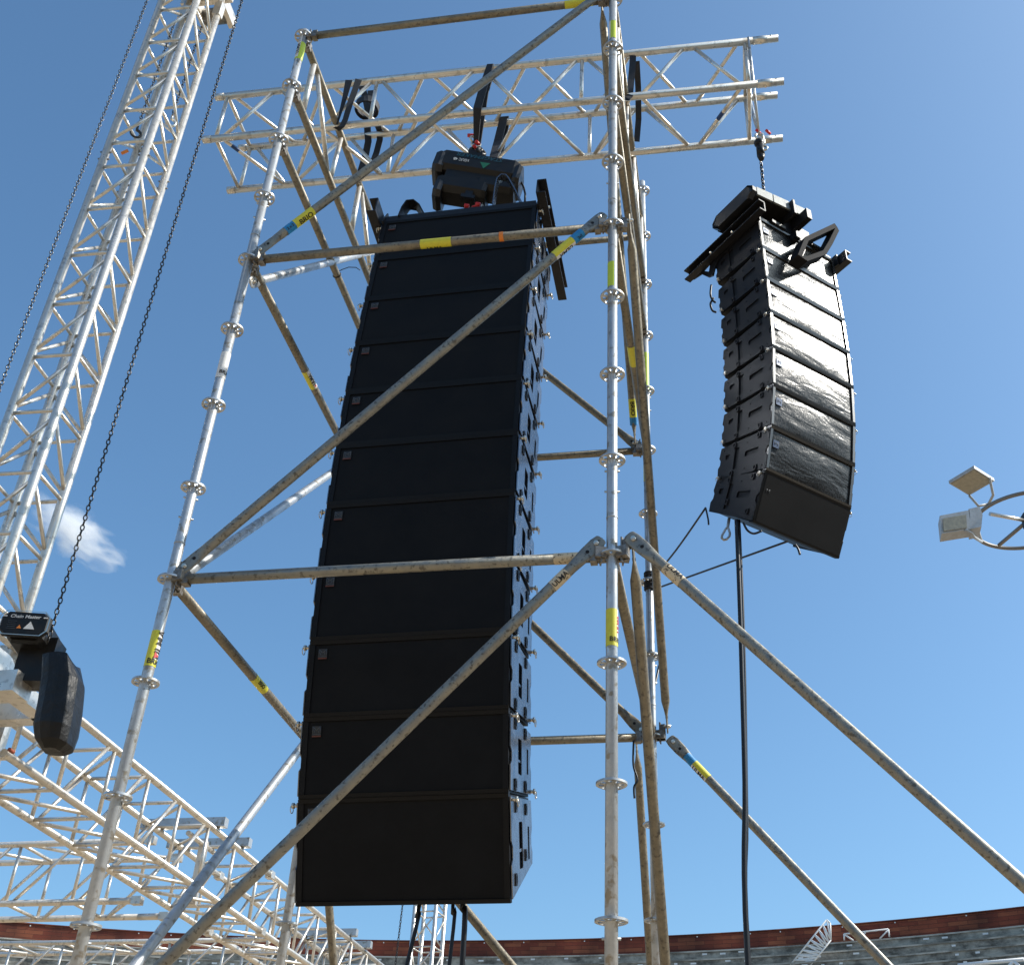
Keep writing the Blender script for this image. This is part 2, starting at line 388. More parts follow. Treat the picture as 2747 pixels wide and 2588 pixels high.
# ================================================================== SCAFFOLD
G = {'C': V((.25667, 4.29429, 0)), 'L': V((-1.71104, 4.64101, 0)), 'R': V((.60389, 6.26484, 0)), 'B': V((-1.36382, 6.61156, 0))}
Z0 = 1.06643+1.6
UX = (G['C']-G['L']).normalized(); UY = (G['R']-G['C']).normalized()
def N(k, lv): return G[k]+V((0, 0, Z0+.5*lv))
TR = .02415
scaf = empty('scaffold_tower', G['C'], 'tall four legged ring lock scaffold tower of galvanised tubes around the front array', 'scaffold')
ROS = None
def rosette_mesh():
    out = []
    for i in range(48):
        a = 2*math.pi*i/48; r = .0605*(1-.045*abs(math.sin(2*a))**1.5); out.append((r*math.cos(a), r*math.sin(a)))
    holes = []
    for k in range(8):
        a0 = math.radians(45*k); w = math.radians(15.5 if k % 2 else 12); r0, r1 = .0285, (.050 if k % 2 else .0475)
        holes.append([(r0*math.cos(a0-w*.55), r0*math.sin(a0-w*.55)), (r1*math.cos(a0-w), r1*math.sin(a0-w)), (r1*1.02*math.cos(a0), r1*1.02*math.sin(a0)), (r1*math.cos(a0+w), r1*math.sin(a0+w)), (r0*math.cos(a0+w*.55), r0*math.sin(a0+w*.55))])
    return plate2d(out, holes, .009)
ROSM = rosette_mesh(); ROSM.materials.append(M['galv'])
ra = math.atan2(UX.y, UX.x)
def standard(k, top, base=-5.3):
    a, b = N(k, base), N(k, top); mb = MB(); mb.tube(a, b, TR, 24)
    for lv in (3.28, 7.28, -.72):                              # spigot joints with bolts
        if lv < top:
            p = N(k, lv+.1); mb.tube(p-V((0, 0, .004)), p+V((0, 0, .004)), TR+.0015, 24)
            d = (C0-p); d.z = 0; d.normalize(); side = d.cross(V((0, 0, 1)))
            for dz in (.02, .13):
                mb.tube(p+V((0, 0, dz+.12))-side*.034, p+V((0, 0, dz+.12))+side*.034, .005, 8)
    o = mb.build('standard', ['galv'], scaf)
    for lv in range(-3, int(top)+1):
        if lv > top: break
        r = bpy.data.objects.new('rosette', ROSM); COL.objects.link(r); r.parent = o
        r.location = N(k, lv)-WL[o.name]; r.rotation_euler = (0, 0, ra+math.radians(22.5*0)); WL[r.name] = N(k, lv)
    return o
STD = {k: standard(k, t) for k, t in (('C', 12.3), ('L', 11.12), ('R', 12.2), ('B', 11.1))}
for k in G:
    b = MB(); p = N(k, -5.3); p.z = 0; b.tube(p, p+V((0, 0, .3)), .019, 10); b.box(p+V((0, 0, .004)), (.15, .15, .008)); b.build('base_jack', ['galv'], scaf)
def head(mb, node, d, side, mi=1):
    """ledger/brace wedge head gripping the rosette at node, tube going along d"""
    up = V((0, 0, 1)); c = node+d*.055
    mb.box(c+up*.012, (.055, .036, .02), (d, side, up), mi); mb.box(c-up*.014, (.055, .036, .018), (d, side, up), mi)
    mb.box(node+d*.078, (.03, .042, .062), (d, side, up), mi)
    mb.box(node+d*.044+up*.012, (.007, .02, .105), ((d+up*.12).normalized(), side, (up-d*.12).normalized()), mi)
def ledger(k1, k2, lv, m='old', dz=0.):
    a, b = N(k1, lv)+V((0, 0, dz)), N(k2, lv)+V((0, 0, dz)); d = (b-a).normalized(); s = V((0, 0, 1)).cross(d)
    mb = MB(); mb.tube(a+d*.085, b-d*.085, TR, 20)
    head(mb, a, d, s); head(mb, b, -d, s)
    o = mb.build('ledger', [m, 'cast'], scaf); return o, a+d*.085, b-d*.085
def brace(a, b, nrm, m='old', m2=None, ext=0.):
    """diagonal brace with flattened ends; a, b = bolt positions; nrm = plate normal"""
    a, b = V(a), V(b); d = (b-a).normalized(); n = (V(nrm)-d*V(nrm).dot(d)).normalized(); w = d.cross(n)
    L = (b-a).length; rs = []; K = 20
    prof = [(-.035, .020, .005), (-.03, .028, .005), (0, .034, .0055), (.06, .034, .006), (.10, .030, .013), (.15, TR, TR)]
    def ring(t, rw, rn): return [a+d*t+w*rw*math.cos(2*math.pi*i/K)+n*rn*math.sin(2*math.pi*i/K) for i in range(K)]
    for t, rw, rn in prof: rs.append(ring(t, rw, rn))
    for t, rw, rn in prof[::-1]: rs.append(ring(L-t, rw, rn))
    mb = MB(); mb.rings(rs)
    for p in (a, b):
        mb.tube(p-n*.016, p+n*.016, .011, 8, 1); mb.tube(p-n*.02, p+n*.02, .006, 8, 1)
    e = -.0
    for p, s in ((a, 1), (b, -1)):
        mb.tube(p+d*s*.055-n*.0072, p+d*s*.055+n*.0072, .0085, 10, 2)  # solid dark discs stand for the shade of open holes
    o = mb.build('brace', [m, 'steel', 'dark'], scaf)
    return o, a, b
def brhead(node, bolt, nrm):
    mb = MB(); d = (bolt-node); d.z = 0; d.normalize(); s = V((0, 0, 1)).cross(d); up = V((0, 0, 1))
    mb.box(node+d*.05+up*.006, (.05, .04, .05), (d, s, up)); mb.box(node+d*.062+up*.03, (.028, .012, .075), (d, s, up)); mb.box(node+d*.047+up*.02, (.007, .02, .12), (d, s, up))
    mb.build('wedge_head', ['cast'], scaf)
def diag(k1, l1, k2, l2, out, m='old', off=.02, al=.065):
    A, B = N(k1, l1), N(k2, l2); h = (B-A); h.z = 0; h.normalize()
    a = A+h*al+out*off+V((0, 0, .052)); b = B-h*al+out*off+V((0, 0, .052))
    brhead(A, a, out); brhead(B, b, out)
    return brace(a, b, out, m)
LG = {}
for lv in (-1, 3, 7, 11):
    LG['F', lv] = ledger('L', 'C', lv, 'old' if lv != 3 else 'oldg')
    LG['K', lv] = ledger('B', 'R', lv, 'old')
    LG['W', lv] = ledger('L', 'B', lv, 'old'); LG['E', lv] = ledger('C', 'R', lv, 'old')
for lv in (9, 10): LG['W', lv] = ledger('L', 'B', lv, 'old'); LG['E', lv] = ledger('C', 'R', lv, 'old')
BR = {}
for l1 in (-1, 3, 7):
    BR['F', l1] = diag('L', l1, 'C', l1+4, -UY, 'oldg')
    BR['K', l1] = diag('B', l1+4, 'R', l1, UY, 'old')
    BR['W', l1] = brace(N('L', 7)+UY*.09-V((0, 0, .075)), N('B', 11)-UY*.07+V((0, 0, .06)), UX, 'galv') if l1 == 7 else diag('L', l1, 'B', l1+4, -UX, 'galv', .0, .07)  # pale steel puts the sunlit white of these side braces into their colour
    BR['E', l1] = diag('C', l1+4, 'R', l1, UX, 'old', -.075 if l1 == 7 else .088, .02)
BR['E2', 7] = diag('C', 11, 'R', 7, UX, 'old', .05, .03) if False else None
# lattice struts between the side tubes at level 10 and 11
for ka, kb in (('L', 'B'), ('C', 'R')):
    A0, A1, B0, B1 = N(ka, 11), N(kb, 11), N(ka, 10), N(kb, 10)
    for t0, t1 in ((.10, .10), (.13, .36), (.40, .38), (.37, .60) if False else (.62, .62), (.64, .88), (.90, .90)):
        mb = MB(); mb.tube(A0.lerp(A1, t0), B0.lerp(B1, t1), .0165 if t0 != t1 else .02, 14); mb.build('lattice_strut', ['alu'], scaf)
# outriggers
def raker(A, d, L, m='old'):
    A = V(A); d = V(d).normalized(); b = A+d*(A.z/-d.z); n = d.cross(V((0, 0, 1))).cross(d) if False else UY
    return brace(A, b, n if abs(d.dot(UX)) > .3 else UX, m)
pC = at_pl(1699, 1447, G['C']-UY*.03, UY); pC2 = at_pl(2747, 2372, G['C']-UY*.03, UY)
RK1 = raker(pC, pC2-pC, 0, 'oldg')
pR = at_pl(1806, 1990, G['R'], UY); pR2 = at_pl(2380, 2588, G['R'], UY)
RK2 = raker(pR, pR2-pR, 0, 'oldg')
brhead(N('C', 3), pC, UY); brhead(N('R', 3), pR, UY)
a = at_pl(1707, 1990, G['R']-UX*.12, UX); b_ = at_pl(1745, 2588, G['R']-UX*.12, UX)
raker(a, b_-a, 0)
a = N('B', 3)+UY*.07; b_ = at_pl(895, 2588, G['B']+UY*0-UX*.0, UX); a2 = at_pl(845, 2250, G['B'], UX)
raker(a, V((b_-a)), 0)
# zip ties, tape
b = MB()
o_, a, b2 = LG['W', 9]; t = tpix(a, b2, 903, 738); p = a.lerp(b2, t); x, y, z = basis(b2-a); b.torus(p, TR+.003, .003, (x, y), 16, 6); b.path([p+y*-.026, p+y*-.04+V((.03, 0, .012)), p+y*-.045+V((.07, 0, .03)), p+y*-.03+V((.12, 0, .045)), p+V((.15, 0, .05))], .003, 6)
b.build('cable_tie', ['rubber'], scaf)
# ---- stickers
def sleeve(seg, p0, p1, bands, texts=(), name='sticker', parent=None, axis_up=None):
    """seg=(obj,a,b); p0,p1 pixels of the two ends; bands=[(f0,f1,mat,ang0,ang1)] ang 0 = facing the camera (deg);
       texts=[(str,size,f,ang,mat,turn)] turn: 0 reads along the tube, 1 across; 180 flips"""
    o, a, b = seg; d = (b-a).normalized()
    t0, t1 = tpix(a, b, *p0), tpix(a, b, *p1); A, B = a.lerp(b, t0), a.lerp(b, t1); L = (B-A).length; ax = (B-A).normalized()
    vd = C0-(A+B)/2; vd = (vd-ax*vd.dot(ax)).normalized(); sd = ax.cross(vd)
    def P(s, ang, r): return A+ax*s+vd*r*math.cos(ang)+sd*r*math.sin(ang)
    mb = MB(); mats = []
    def mi(m):
        if m not in mats: mats.append(m)
        return mats.index(m)
    for f0, f1, m, a0, a1 in bands:
        n = max(2, int((a1-a0)/12)); r = TR+.0011+.0003*len([1 for q in bands if bands.index(q) < bands.index((f0, f1, m, a0, a1))])
        nl = max(2, int(L*(f1-f0)/.02)); vs = []
        for i in range(nl+1):
            jag = 0
            for j in range(n+1):
                vs.append(P(L*(f0+(f1-f0)*i/nl), math.radians(a0+(a1-a0)*j/n), r))
        fs = [(i*(n+1)+j, i*(n+1)+j+1, (i+1)*(n+1)+j+1, (i+1)*(n+1)+j) for i in range(nl) for j in range(n)]
        mb.add(vs, fs, mi(m), True)
    for tx, sz, f, ang, m, turn in texts:
        me = text2d(tx, sz, True); r = TR+.003; an = math.radians(ang); ct, st = math.cos(math.radians(turn)), math.sin(math.radians(turn))
        def fn(co):
            u = co.x*ct-co.y*st; w = co.x*st+co.y*ct
            return P(L*f+u, an-w/r, r)
        mb.mesh(me, fn, mi(m))
    return mb.build(name, mats, o)
full = (-180, 180)
# front brace upper left
sleeve(BR['F', 7], (752, 603), (826, 549), [(0, .32, 'blue', *full), (.32, 1, 'yellow', *full)], [('BRIO', .042, .68, 26, 'ink', 0), ('2 x 2', .022, .16, -10, 'ink', 0)])
sleeve(LG['F', 7], (1128, 657), (1212, 648), [(0, 1, 'yellow', *full)], [('ULMA', .032, .45, 72, 'ink', 0)])
sleeve(LG['F', 7], (1341, 637), (1352, 636), [(0, 1, 'orange', *full)])
sleeve(BR['F', 3], (1488, 690), (1562, 626), [(0, .66, 'yellow', *full), (0, .66, 'white', 25, 100), (.66, 1, 'blue', *full)], [('ULMA', .036, .33, 55, 'ink', 180), ('2x2', .02, .84, 20, 'ink', 0)])
sleeve(LG['F', 3], (1487, 1490), (1560, 1484), [(0, 1, 'cream', *full)])
sleeve(BR['F', -1], (1478, 1570), (1520, 1535), [(0, 1, 'cream', *full)], [('ULMA', .032, .5, 0, 'ink', 0)])
S = lambda k: (STD[k], N(k, -3), N(k, 12))
sleeve(S('L'), (402, 1790), (424, 1692), [(0, 1, 'yellow', *full), (0.2, 1, 'white', 20, 110)], [('ULMA', .052, .62, 55, 'ink', 0), ('\u25BC', .03, .30, 45, 'red', 0), ('BRIO', .034, .12, 40, 'ink', -90)])
sleeve(S('L'), (582, 1017), (608, 950), [(0, 1, 'white', *full)], [('BRIO', .030, .2, 40, 'ink', -90)])
sleeve(S('L'), (795, 162), (808, 118), [(0, 1, 'lime', *full), (0.1, 1, 'white', -80, -20)], [('ULMA', .04, .6, -50, 'ink', 0)])
sleeve(S('C'), (1642, 1738), (1642, 1636), [(0, 1, 'yellow', *full), (0.2, 1, 'white', 55, 120)], [('BRIO', .03, .16, 48, 'ink', -90), ('ULMA', .030, .6, 78, 'red', 0)])
sleeve(S('C'), (1642, 772), (1642, 706), [(0, 1, 'lime', -130, 20)])
sleeve(S('C'), (1642, 110), (1642, 65), [(0, 1, 'white', *full), (0, 1, 'lime', -35, 60)])
sleeve(LG['W', 7], (824, 988), (845, 1035), [(0, 1, 'yellow', *full), (0, 1, 'white', -80, -5)], [('ULMA', .036, .5, -30, 'ink', 180), ('\u25BC', .02, .88, -30, 'red', 0)])
sleeve(LG['W', 3], (675, 1815), (708, 1848), [(0, 1, 'yellow', *full)], [('BRIO', .034, .5, -18, 'ink', 0)])
sleeve(LG['F', 11], (1516, 14), (1590, 7), [(0, 1, 'yellow', *full)])
sleeve(RK1, (1768, 1537), (1815, 1578), [(0, 1, 'cream', *full)], [('ULMA', .034, .5, -40, 'ink', 0)])
sleeve(RK2, (1836, 2032), (1895, 2090), [(0, .36, 'blue', *full), (.36, 1, 'yellow', *full), (.36, 1, 'white', 20, 100)], [('ULMA', .036, .68, 50, 'ink', 0)])
sleeve(LG['E', 7], (1690, 925), (1697, 978), [(0, 1, 'yellow', *full)])
sleeve(BR['E', 7], (1694, 1070), (1703, 1140), [(0, .7, 'yellow', *full), (.7, 1, 'blue', *full)], [('BRIO', .042, .36, 0, 'ink', 0)])
sleeve(S('R'), (1737, 1050), (1737, 948), [(0, 1, 'lime', *full)])
sleeve(S('R'), (1737, 1295), (1737, 1240), [(0, 1, 'yellow', *full)])
sleeve(S('L'), (665, 655), (672, 630), [(0, .2, 'cream', 170, 180)]) if False else None
b = MB(); p = N('R', 5); x, y, z = basis(V((0, 0, 1)))
for dz in (-.05, -.035, -.02, -.005, .045, .06): b.torus(p+V((0, 0, dz)), TR+.003, .008, (V((1, 0, 0)), V((0, 1, 0))), 18, 6)
b.tube(p-V((0, 0, .06)), p+V((0, 0, .07)), TR+.002, 18)
tag(b.build('black_tape_wrap', ['strap']), 'black tape wrapped round the rear right standard beside the tie ropes', 'tape')

# ================================================================== TRUSSES
def lattice(name, P, yaw, L, s, n, label, cat, r=.0245, rb=.0115, ends=True, tilt=0., group=None, style='pratt', vert=False, roll45=False):
    """P = near bottom chord start; chords B, A above, D behind, C above D"""
    if vert:
        u = V((0, 0, 1)); v = V((math.cos(yaw+math.pi/4), math.sin(yaw+math.pi/4), 0)); w = u.cross(v); v, w = w*-1, v
    else:
        u = V((math.cos(yaw), math.sin(yaw), tilt)).normalized(); v = V((-math.sin(yaw), math.cos(yaw), 0)); w = u.cross(v)
    root = empty(name, P, label, cat, group)
    ch = {'B': V(P), 'A': V(P)+w*s, 'D': V(P)+v*s, 'C': V(P)+v*s+w*s}
    for k, p in ch.items():
        b = MB(); b.tube(p, p+u*L, r, 16); b.build('chord', ['alu'], root)
    g = L/n
    if ends == 'cross':   # warren pattern of the cantilever truss
        for fi, (a, c) in enumerate((('A', 'B'), ('C', 'D'), ('B', 'D'), ('A', 'C'))):
            dirn = (ch[c]-ch[a]).normalized(); x0 = .10; m = 5; q = (L-.34)/m
            for i in range(m):
                top = x0+q*(i+.5); lo, hi = x0+q*i, x0+q*(i+1)
                if fi in (1, 2, 3): pts = ((ch[a]+u*(lo+.03), ch[c]+u*(top-.03)), (ch[c]+u*(top+.03), ch[a]+u*(hi-.03)))
                else: pts = ((ch[c]+u*(lo+.03), ch[a]+u*(top-.03)), (ch[a]+u*(top+.03), ch[c]+u*(hi-.03)))
                for p, e in pts:
                    b = MB(); b.tube(p, e, rb, 10); b.build('lattice_tube', ['alu'], root)
            for xx in ((x0-.015, L-.225) if fi > 1 else (x0-.015, x0+q*1.5, x0+q*3.5, L-.225)):
                b = MB(); b.tube(ch[a]+u*xx, ch[c]+u*xx, rb, 10); b.build('lattice_tube', ['alu'], root)
        return root, ch, u, v, w
    for fi, (a, c) in enumerate((('A', 'B'), ('C', 'D'), ('B', 'D'), ('A', 'C'))):
        for i in range(n):
            x = g*(i+.5)-g*.35
            b = MB(); b.tube(ch[a]+u*x, ch[c]+u*x, rb, 10)
            e = min(x+g*.88, L)
            if style == 'pratt': p0, p1 = (ch[a]+u*(x+.05), ch[c]+u*e) if fi == 3 else (ch[c]+u*(x+.05), ch[a]+u*e)
            else: p0, p1 = (ch[a]+u*(x+.05), ch[c]+u*e)
            b.tube(p0, p1, rb, 10); b.build('lattice_bay', ['alu'], root)
    return root, ch, u, v, w
# cantilever truss through the scaffold
s1 = .4645; kk = s1/.52
PT = V((-2.848, 6.146, 7.340))*kk+V((0, 0, 1.6))
LT = 4.488*kk
t1, ch1, u1, v1, w1 = lattice('box_truss', PT, -.163, LT, s1, 5, 'four metre aluminium box truss slung across the top of the scaffold', 'truss', .026, .0138, ends='cross')
for k, p in ch1.items():
    b = MB(); b.tube(p-u1*.005, p+u1*.055, .0275, 16); b.tube(p-u1*.006, p+u1*.01, .019, 12, 1); b.build('chord_socket', ['alu', 'dark'], t1)  # dark end disc painted as the shade inside the tube
    e = p+u1*LT; b = MB(); b.tube(e-u1*.17, e-u1*.075, .0275, 16); b.tube(e-u1*.08, e, .0185, 14)
    b.tube(e-u1*.12-w1*.04, e-u1*.12+w1*.04, .006, 8, 1); b.tube(e-u1*.05-v1*.03, e-u1*.05+v1*.03, .006, 8, 1)
    b.build('conical_coupler', ['alu', 'steel'], t1)
def band(seg, p0, p1, m, parent, r=.0145, name='tape_band'):
    a, b_ = seg; t0, t1_ = tpix(a, b_, *p0), tpix(a, b_, *p1); b = MB(); b.tube(a.lerp(b_, t0), a.lerp(b_, t1_), r, 12, caps=False); b.build(name, [m], parent)
q = (LT-.34)/5
band((ch1['B']+u1*.10, ch1['D']+u1*(.07+q*.5)) if False else (ch1['D']+u1*(.07+q*.5), ch1['B']+u1*.13), (620, 390), (640, 404), 'dblue', t1)
band((ch1['B']+u1*(.10+q*5-.03), ch1['D']+u1*(.10+q*4.5+.03)), (1950, 308), (1938, 328), 'dblue', t1)

# tower 1 (left, in front)
TC = V((-3.4609, 6.4290, 0)); TY = .6283; h = .34/math.sqrt(2)
def tower(name, c, yaw, z0, z1, n, label, s=.34, group=None):
    h = s/math.sqrt(2)
    cs = [c+V((math.cos(yaw+math.pi/2*i), math.sin(yaw+math.pi/2*i), 0))*h for i in range(4)]
    root = empty(name, V((c.x, c.y, 0)), label, 'truss tower', group)
    for p in cs:
        b = MB(); b.tube(p+V((0, 0, z0)), p+V((0, 0, z1)), .0305, 18); b.build('chord', ['alu'], root)
    return root, cs
tw, tcs = tower('truss_tower', TC, TY, .3, 11.5, 0, 'tall white aluminium truss tower with hanging chains at the left edge')
LV = [1.1, 1.6, 2.1, 2.6, 3.1, 3.6, 4.1, 4.52, 4.86, 5.34, 5.80, 6.30, 6.79, 7.28, 7.77, 8.26, 8.74, 9.02, 9.42, 9.88, 10.33, 10.80, 11.28]
fam = {1: 1, 2: -1, 3: 1, 0: -1}
for i in range(4):
    pa, pb = tcs[i], tcs[(i+1) % 4]
    for j, z in enumerate(LV[:-1]):
        z2 = LV[j+1]; b = MB()
        b.tube(pa+V((0, 0, z)), pb+V((0, 0, z)), .0135, 10)
        if z2-z > .36:
            if i in (3, 1): b.tube(pa+V((0, 0, z2-.05)), pb+V((0, 0, z+.05)), .0135, 10)
            else: b.tube(pa+V((0, 0, z+.05)), pb+V((0, 0, z2-.05)), .0135, 10)
        if z > 3: b.build('lattice_bay', ['alu'], tw)
for p in tcs:
    for z in (8.88, 4.68):
        b = MB(); b.tube(p+V((0, 0, z-.07)), p+V((0, 0, z+.07)), .0275, 16)
        for dz in (-.04, .04): b.tube(p+V((-.045, 0, z+dz)), p+V((.045, 0, z+dz)), .007, 8, 1)
        b.build('chord_joint', ['alu', 'cast'], tw)
z9 = at_pl(335, 417, TC, V((0, 1, 0))).z
b = MB(); A_, B_ = tcs[3]+V((0, 0, z9-.05)), tcs[2]+V((0, 0, z9-.25)); b.tube(A_.lerp(B_, .45), A_.lerp(B_, .6), .0128, 10); b.build('orange_tape', ['orange'], tw)
# tower head with pulley beams
e1 = V((math.cos(TY), math.sin(TY), 0)); e2 = V((-math.sin(TY), math.cos(TY), 0))
d1 = (tcs[0]-tcs[3]).normalized(); d2 = (tcs[1]-tcs[0]).normalized()
b = MB(); ztop = 11.5
for sgn in (-1, 1):
    b.box(TC+d2*.13*sgn+V((0, 0, ztop+.03)), (1.0, .05, .14), (d1, d2, V((0, 0, 1)))); b.box(TC+d1*.2*sgn+V((0, 0, ztop)), (.05, .5, .12), (d1, d2, V((0, 0, 1))))
b.box(TC+V((0, 0, ztop+.11)), (.46, .46, .02), (d1, d2, V((0, 0, 1))))
b.build('head_beam', ['alu'], tw)
for x in (-.4, .4): b = MB(); b.tube(TC+d1*x-d2*.11+V((0, 0, ztop+.03)), TC+d1*x+d2*.11+V((0, 0, ztop+.03)), .08, 20); b.build('pulley', ['cast'], tw)
for p in tcs:
    b = MB(); b.box(p+V((0, 0, ztop-.25)), (.07, .07, .18), (d1, d2, V((0, 0, 1)))); b.build('head_bracket', ['alu'], tw)
def chain(mb, a, b, pitch=.034, R=.0098, r=.0042, st=2.05, mi=0):
    a, b = V(a), V(b); L = (b-a).length; n = int(L/pitch); x, y, z = basis(b-a)
    c, s = math.cos(.6), math.sin(.6); x, y = x*c+y*s, y*c-x*s
    for i in range(n):
        p = a+z*pitch*(i+.5); mb.torus(p, R, r, (z, x if i % 2 else y), 10, 5, mi, st)
def hook(mb, p, R=.035, r=.009, mi=0, ax=None, up=V((0, 0, 1))):
    x = (V(p)-C0).cross(up).normalized() if ax is None else ax
    pts = [p+up*R*2.2, p+up*R*1.2]
    for i in range(11):
        a = math.radians(90-27*i); pts.append(p+x*R*math.cos(a)+up*R*math.sin(a))
    rr = [r*.8, r]+[r*(1.25-.06*i) for i in range(11)]
    mb.path(pts, rr, 10, mi)
for (px0, py0, px1, py1), m in (((470, 47, 366, 352), 'chain'), ((551, 40, 459, 322), 'chain')):
    p1 = at_y(px1, py1, TC.y); p0 = V((p1.x, p1.y, 10.9))
    rt = empty('hanging_chain', p1, 'dark hoist chain ending in a %s inside the left truss tower' % ('black open hook' if px1 < 400 else 'bright steel hook'), 'chain', 'chains inside the left tower')
    b = MB(); chain(b, p1+V((0, 0, .05)), p0); b.build('chain', [m], rt)
    b = MB(); hook(b, p1-V((0, 0, .03)), .042, .011); b.build('hook', ['chain' if px1 < 400 else 'steel'], rt)
p1 = at_y(0, 1040, 6.2)
b = MB(); pt = V((p1.x, p1.y, 11.0)); chain(b, p1-V((0, 0, 3)), pt)
tag(b.build('long_chain', ['chaing'], None, p1), 'long steel chain falling from the tower head at the far left edge', 'chain')

# big roof truss T1 and the cross trusses
PT1 = V((-3.0819, 6.4446, 2.4069+1.6))
yaw1 = 1.3829
t2, ch2, u2, v2, w2 = lattice('roof_truss', PT1, yaw1, 11.9, .47, 23, 'long aluminium roof truss running from the left tower away to the far tower', 'truss', .0250, .0135, tilt=-.0055)
E2P = V((-4.2890, 9.6764, 2.3702+1.6))
t3, ch3, u3, v3, w3 = lattice('cross_truss', E2P+V((-4.0, .8325, 0)), -.2052, 5.2, .47, 9, 'nearer horizontal cross truss joining the roof truss from the left', 'truss', .0250, .0135, group='cross trusses of the stage roof')
a = at_z(0, 2530, 2.84+1.6); bq = at_z(581, 2521, 2.84+1.6); uu = (bq-a).normalized(); yw = math.atan2(uu.y, uu.x)
t4, ch4, u4, v4, w4 = lattice('cross_truss', a-uu*3-V((0, 0, .47)), yw, 6.1, .47, 10, 'farther horizontal cross truss in front of the brick parapet at lower left', 'truss', .0250, .0135, group='cross trusses of the stage roof')
for tr, ch, u, L in ((t3, ch3, u3, 5.2), (t2, ch2, u2, 3.9)):
    for k in 'ABCD':
        b = MB(); p = ch[k]+u*L; b.tube(p-u*.16, p+u*.04, .026, 14); b.box(p+u*.07, (.08, .06, .06), (u, V((-u.y, u.x, 0)), V((0, 0, 1)))); b.build('conical_coupler', ['alu'], tr)
band((ch2['A']+u2*3.0, ch2['B']+u2*3.45), (380, 2222), (372, 2237), 'red', t2, .014)
band((ch2['A']+u2*4.15, ch2['C']+u2*3.62), (372, 2166), (362, 2165), 'blue', t2, .014)
# clamped square beams across the roof truss
for i, (px, py) in enumerate(((560, 2243), (905, 2520))):
    o = ch2['A']; t = tpix(o, o+u2*11.8, px+60, py); c = o+u2*11.8*t
    rt = empty('beam_clamp', c, ['pair of grey square beams clamped on the roof truss near the left brace', 'pair of grey square beams clamped on the roof truss under the front array'][i], 'beam', 'square beams clamped on the roof truss')
    for j, dv in enumerate((-.25, .25)):
        cc = c+u2*dv-V((.0, 0, -.06))-v2*-.2
        b = MB(); b.box(cc+v2*.08, (.07, .72, .07), (u2, v2, V((0, 0, 1)))); b.build('beam', ['galv'], rt)
    b = MB(); b.box(c+v2*.2-V((0, 0, .25)), (.06, .06, .5)); b.tube(c+v2*.2-V((0, 0, .03))-u2*.3, c+v2*.2-V((0, 0, .03))+u2*.3, .02, 12, 0); b.build('clamp_post', ['alu', 'frame'], rt)
# far tower behind the array
FTC = V((-1.63, 18.1, 0)); s = .34
fw, fcs = tower('truss_tower', FTC, .45, .3, 8.2, 0, 'far aluminium truss tower seen below the front array')
for i in range(4):
    pa, pb = fcs[i], fcs[(i+1) % 4]
    for j in range(14):
        z = .6+.5*j; b = MB(); b.tube(pa+V((0, 0, z)), pb+V((0, 0, z)), .0115, 8); b.tube(pa+V((0, 0, z+.05)), pb+V((0, 0, z+.45)), .0115, 8)
        b.build('lattice_bay', ['alu'], fw)
p1 = at_y(1052, 2588, 17.6); b = MB(); chain(b, V((p1.x, p1.y, 3)), V((p1.x+.12, p1.y, 9)), .04, .013, .005)
tag(b.build('far_chain', ['chain'], None, p1), 'thin dark chain hanging beside the far tower below the array', 'chain')

# sleeve block on tower 1 with square beams
sb = empty('tower_sleeve_block', V((TC.x, TC.y, 4.0)), 'grey welded aluminium sleeve block around the left tower carrying the roof truss', 'sleeve block')
Xs, Ys, Zs = V((math.cos(-.2), math.sin(-.2), 0)), V((math.sin(.2), math.cos(.2), 0)), V((0, 0, 1))
b = MB()
zt = at_y(55, 1812, 6.0).z
cS = V((TC.x-.10, TC.y-.05, 4.3))
for sx in (-1, 1):
    for sy in (-1, 1):
        b.box(cS+Xs*.30*sx+Ys*.30*sy, (.06, .06, .9), (Xs, Ys, Zs))
for sz in (-.42, .42):
    for sy in (-1, 1): b.box(cS+Ys*.30*sy+Zs*sz, (.54, .058, .08), (Xs, Ys, Zs))
    for sx in (-1, 1): b.box(cS+Xs*.30*sx+Zs*sz, (.058, .54, .08), (Xs, Ys, Zs))
b.build('frame', ['alu'], sb)
for sy in (-1, 1):
    me = plate2d(rrect(-.2, .2, -.3, .3, .1), [], .008); b = MB()
    b.mesh(me, lambda co: cS+Xs*(.335)+Ys*(co.x)+Zs*(co.y)+Xs*co.z) if sy > 0 else b.mesh(me, lambda co: cS-Ys*.335+Xs*co.x+Zs*co.y+Ys*co.z)
    b.build('side_plate', ['alu'], sb)
pq = at_y(5, 1840, 5.75); pe = at_y(60, 1835, 5.75)
b = MB(); p = at_y(40, 1840, 5.9)
b.box(p-Xs*.45, (1.0, .16, .12), (Xs, Ys, Zs)); b.box(p-Xs*.45+Ys*.36, (1.0, .10, .10), (Xs, Ys, Zs)); b.box(p-Xs*.03+Ys*.2-Zs*.005, (.10, .5, .09), (Xs, Ys, Zs)); b.build('lifting_beam', ['alu'], sb)
b = MB(); b.tube(at_y(30, 2013, 6.1)-Ys*.02, at_y(30, 2013, 6.1)+Ys*.02, .011, 12); b.build('locking_pin', ['rust'], sb)

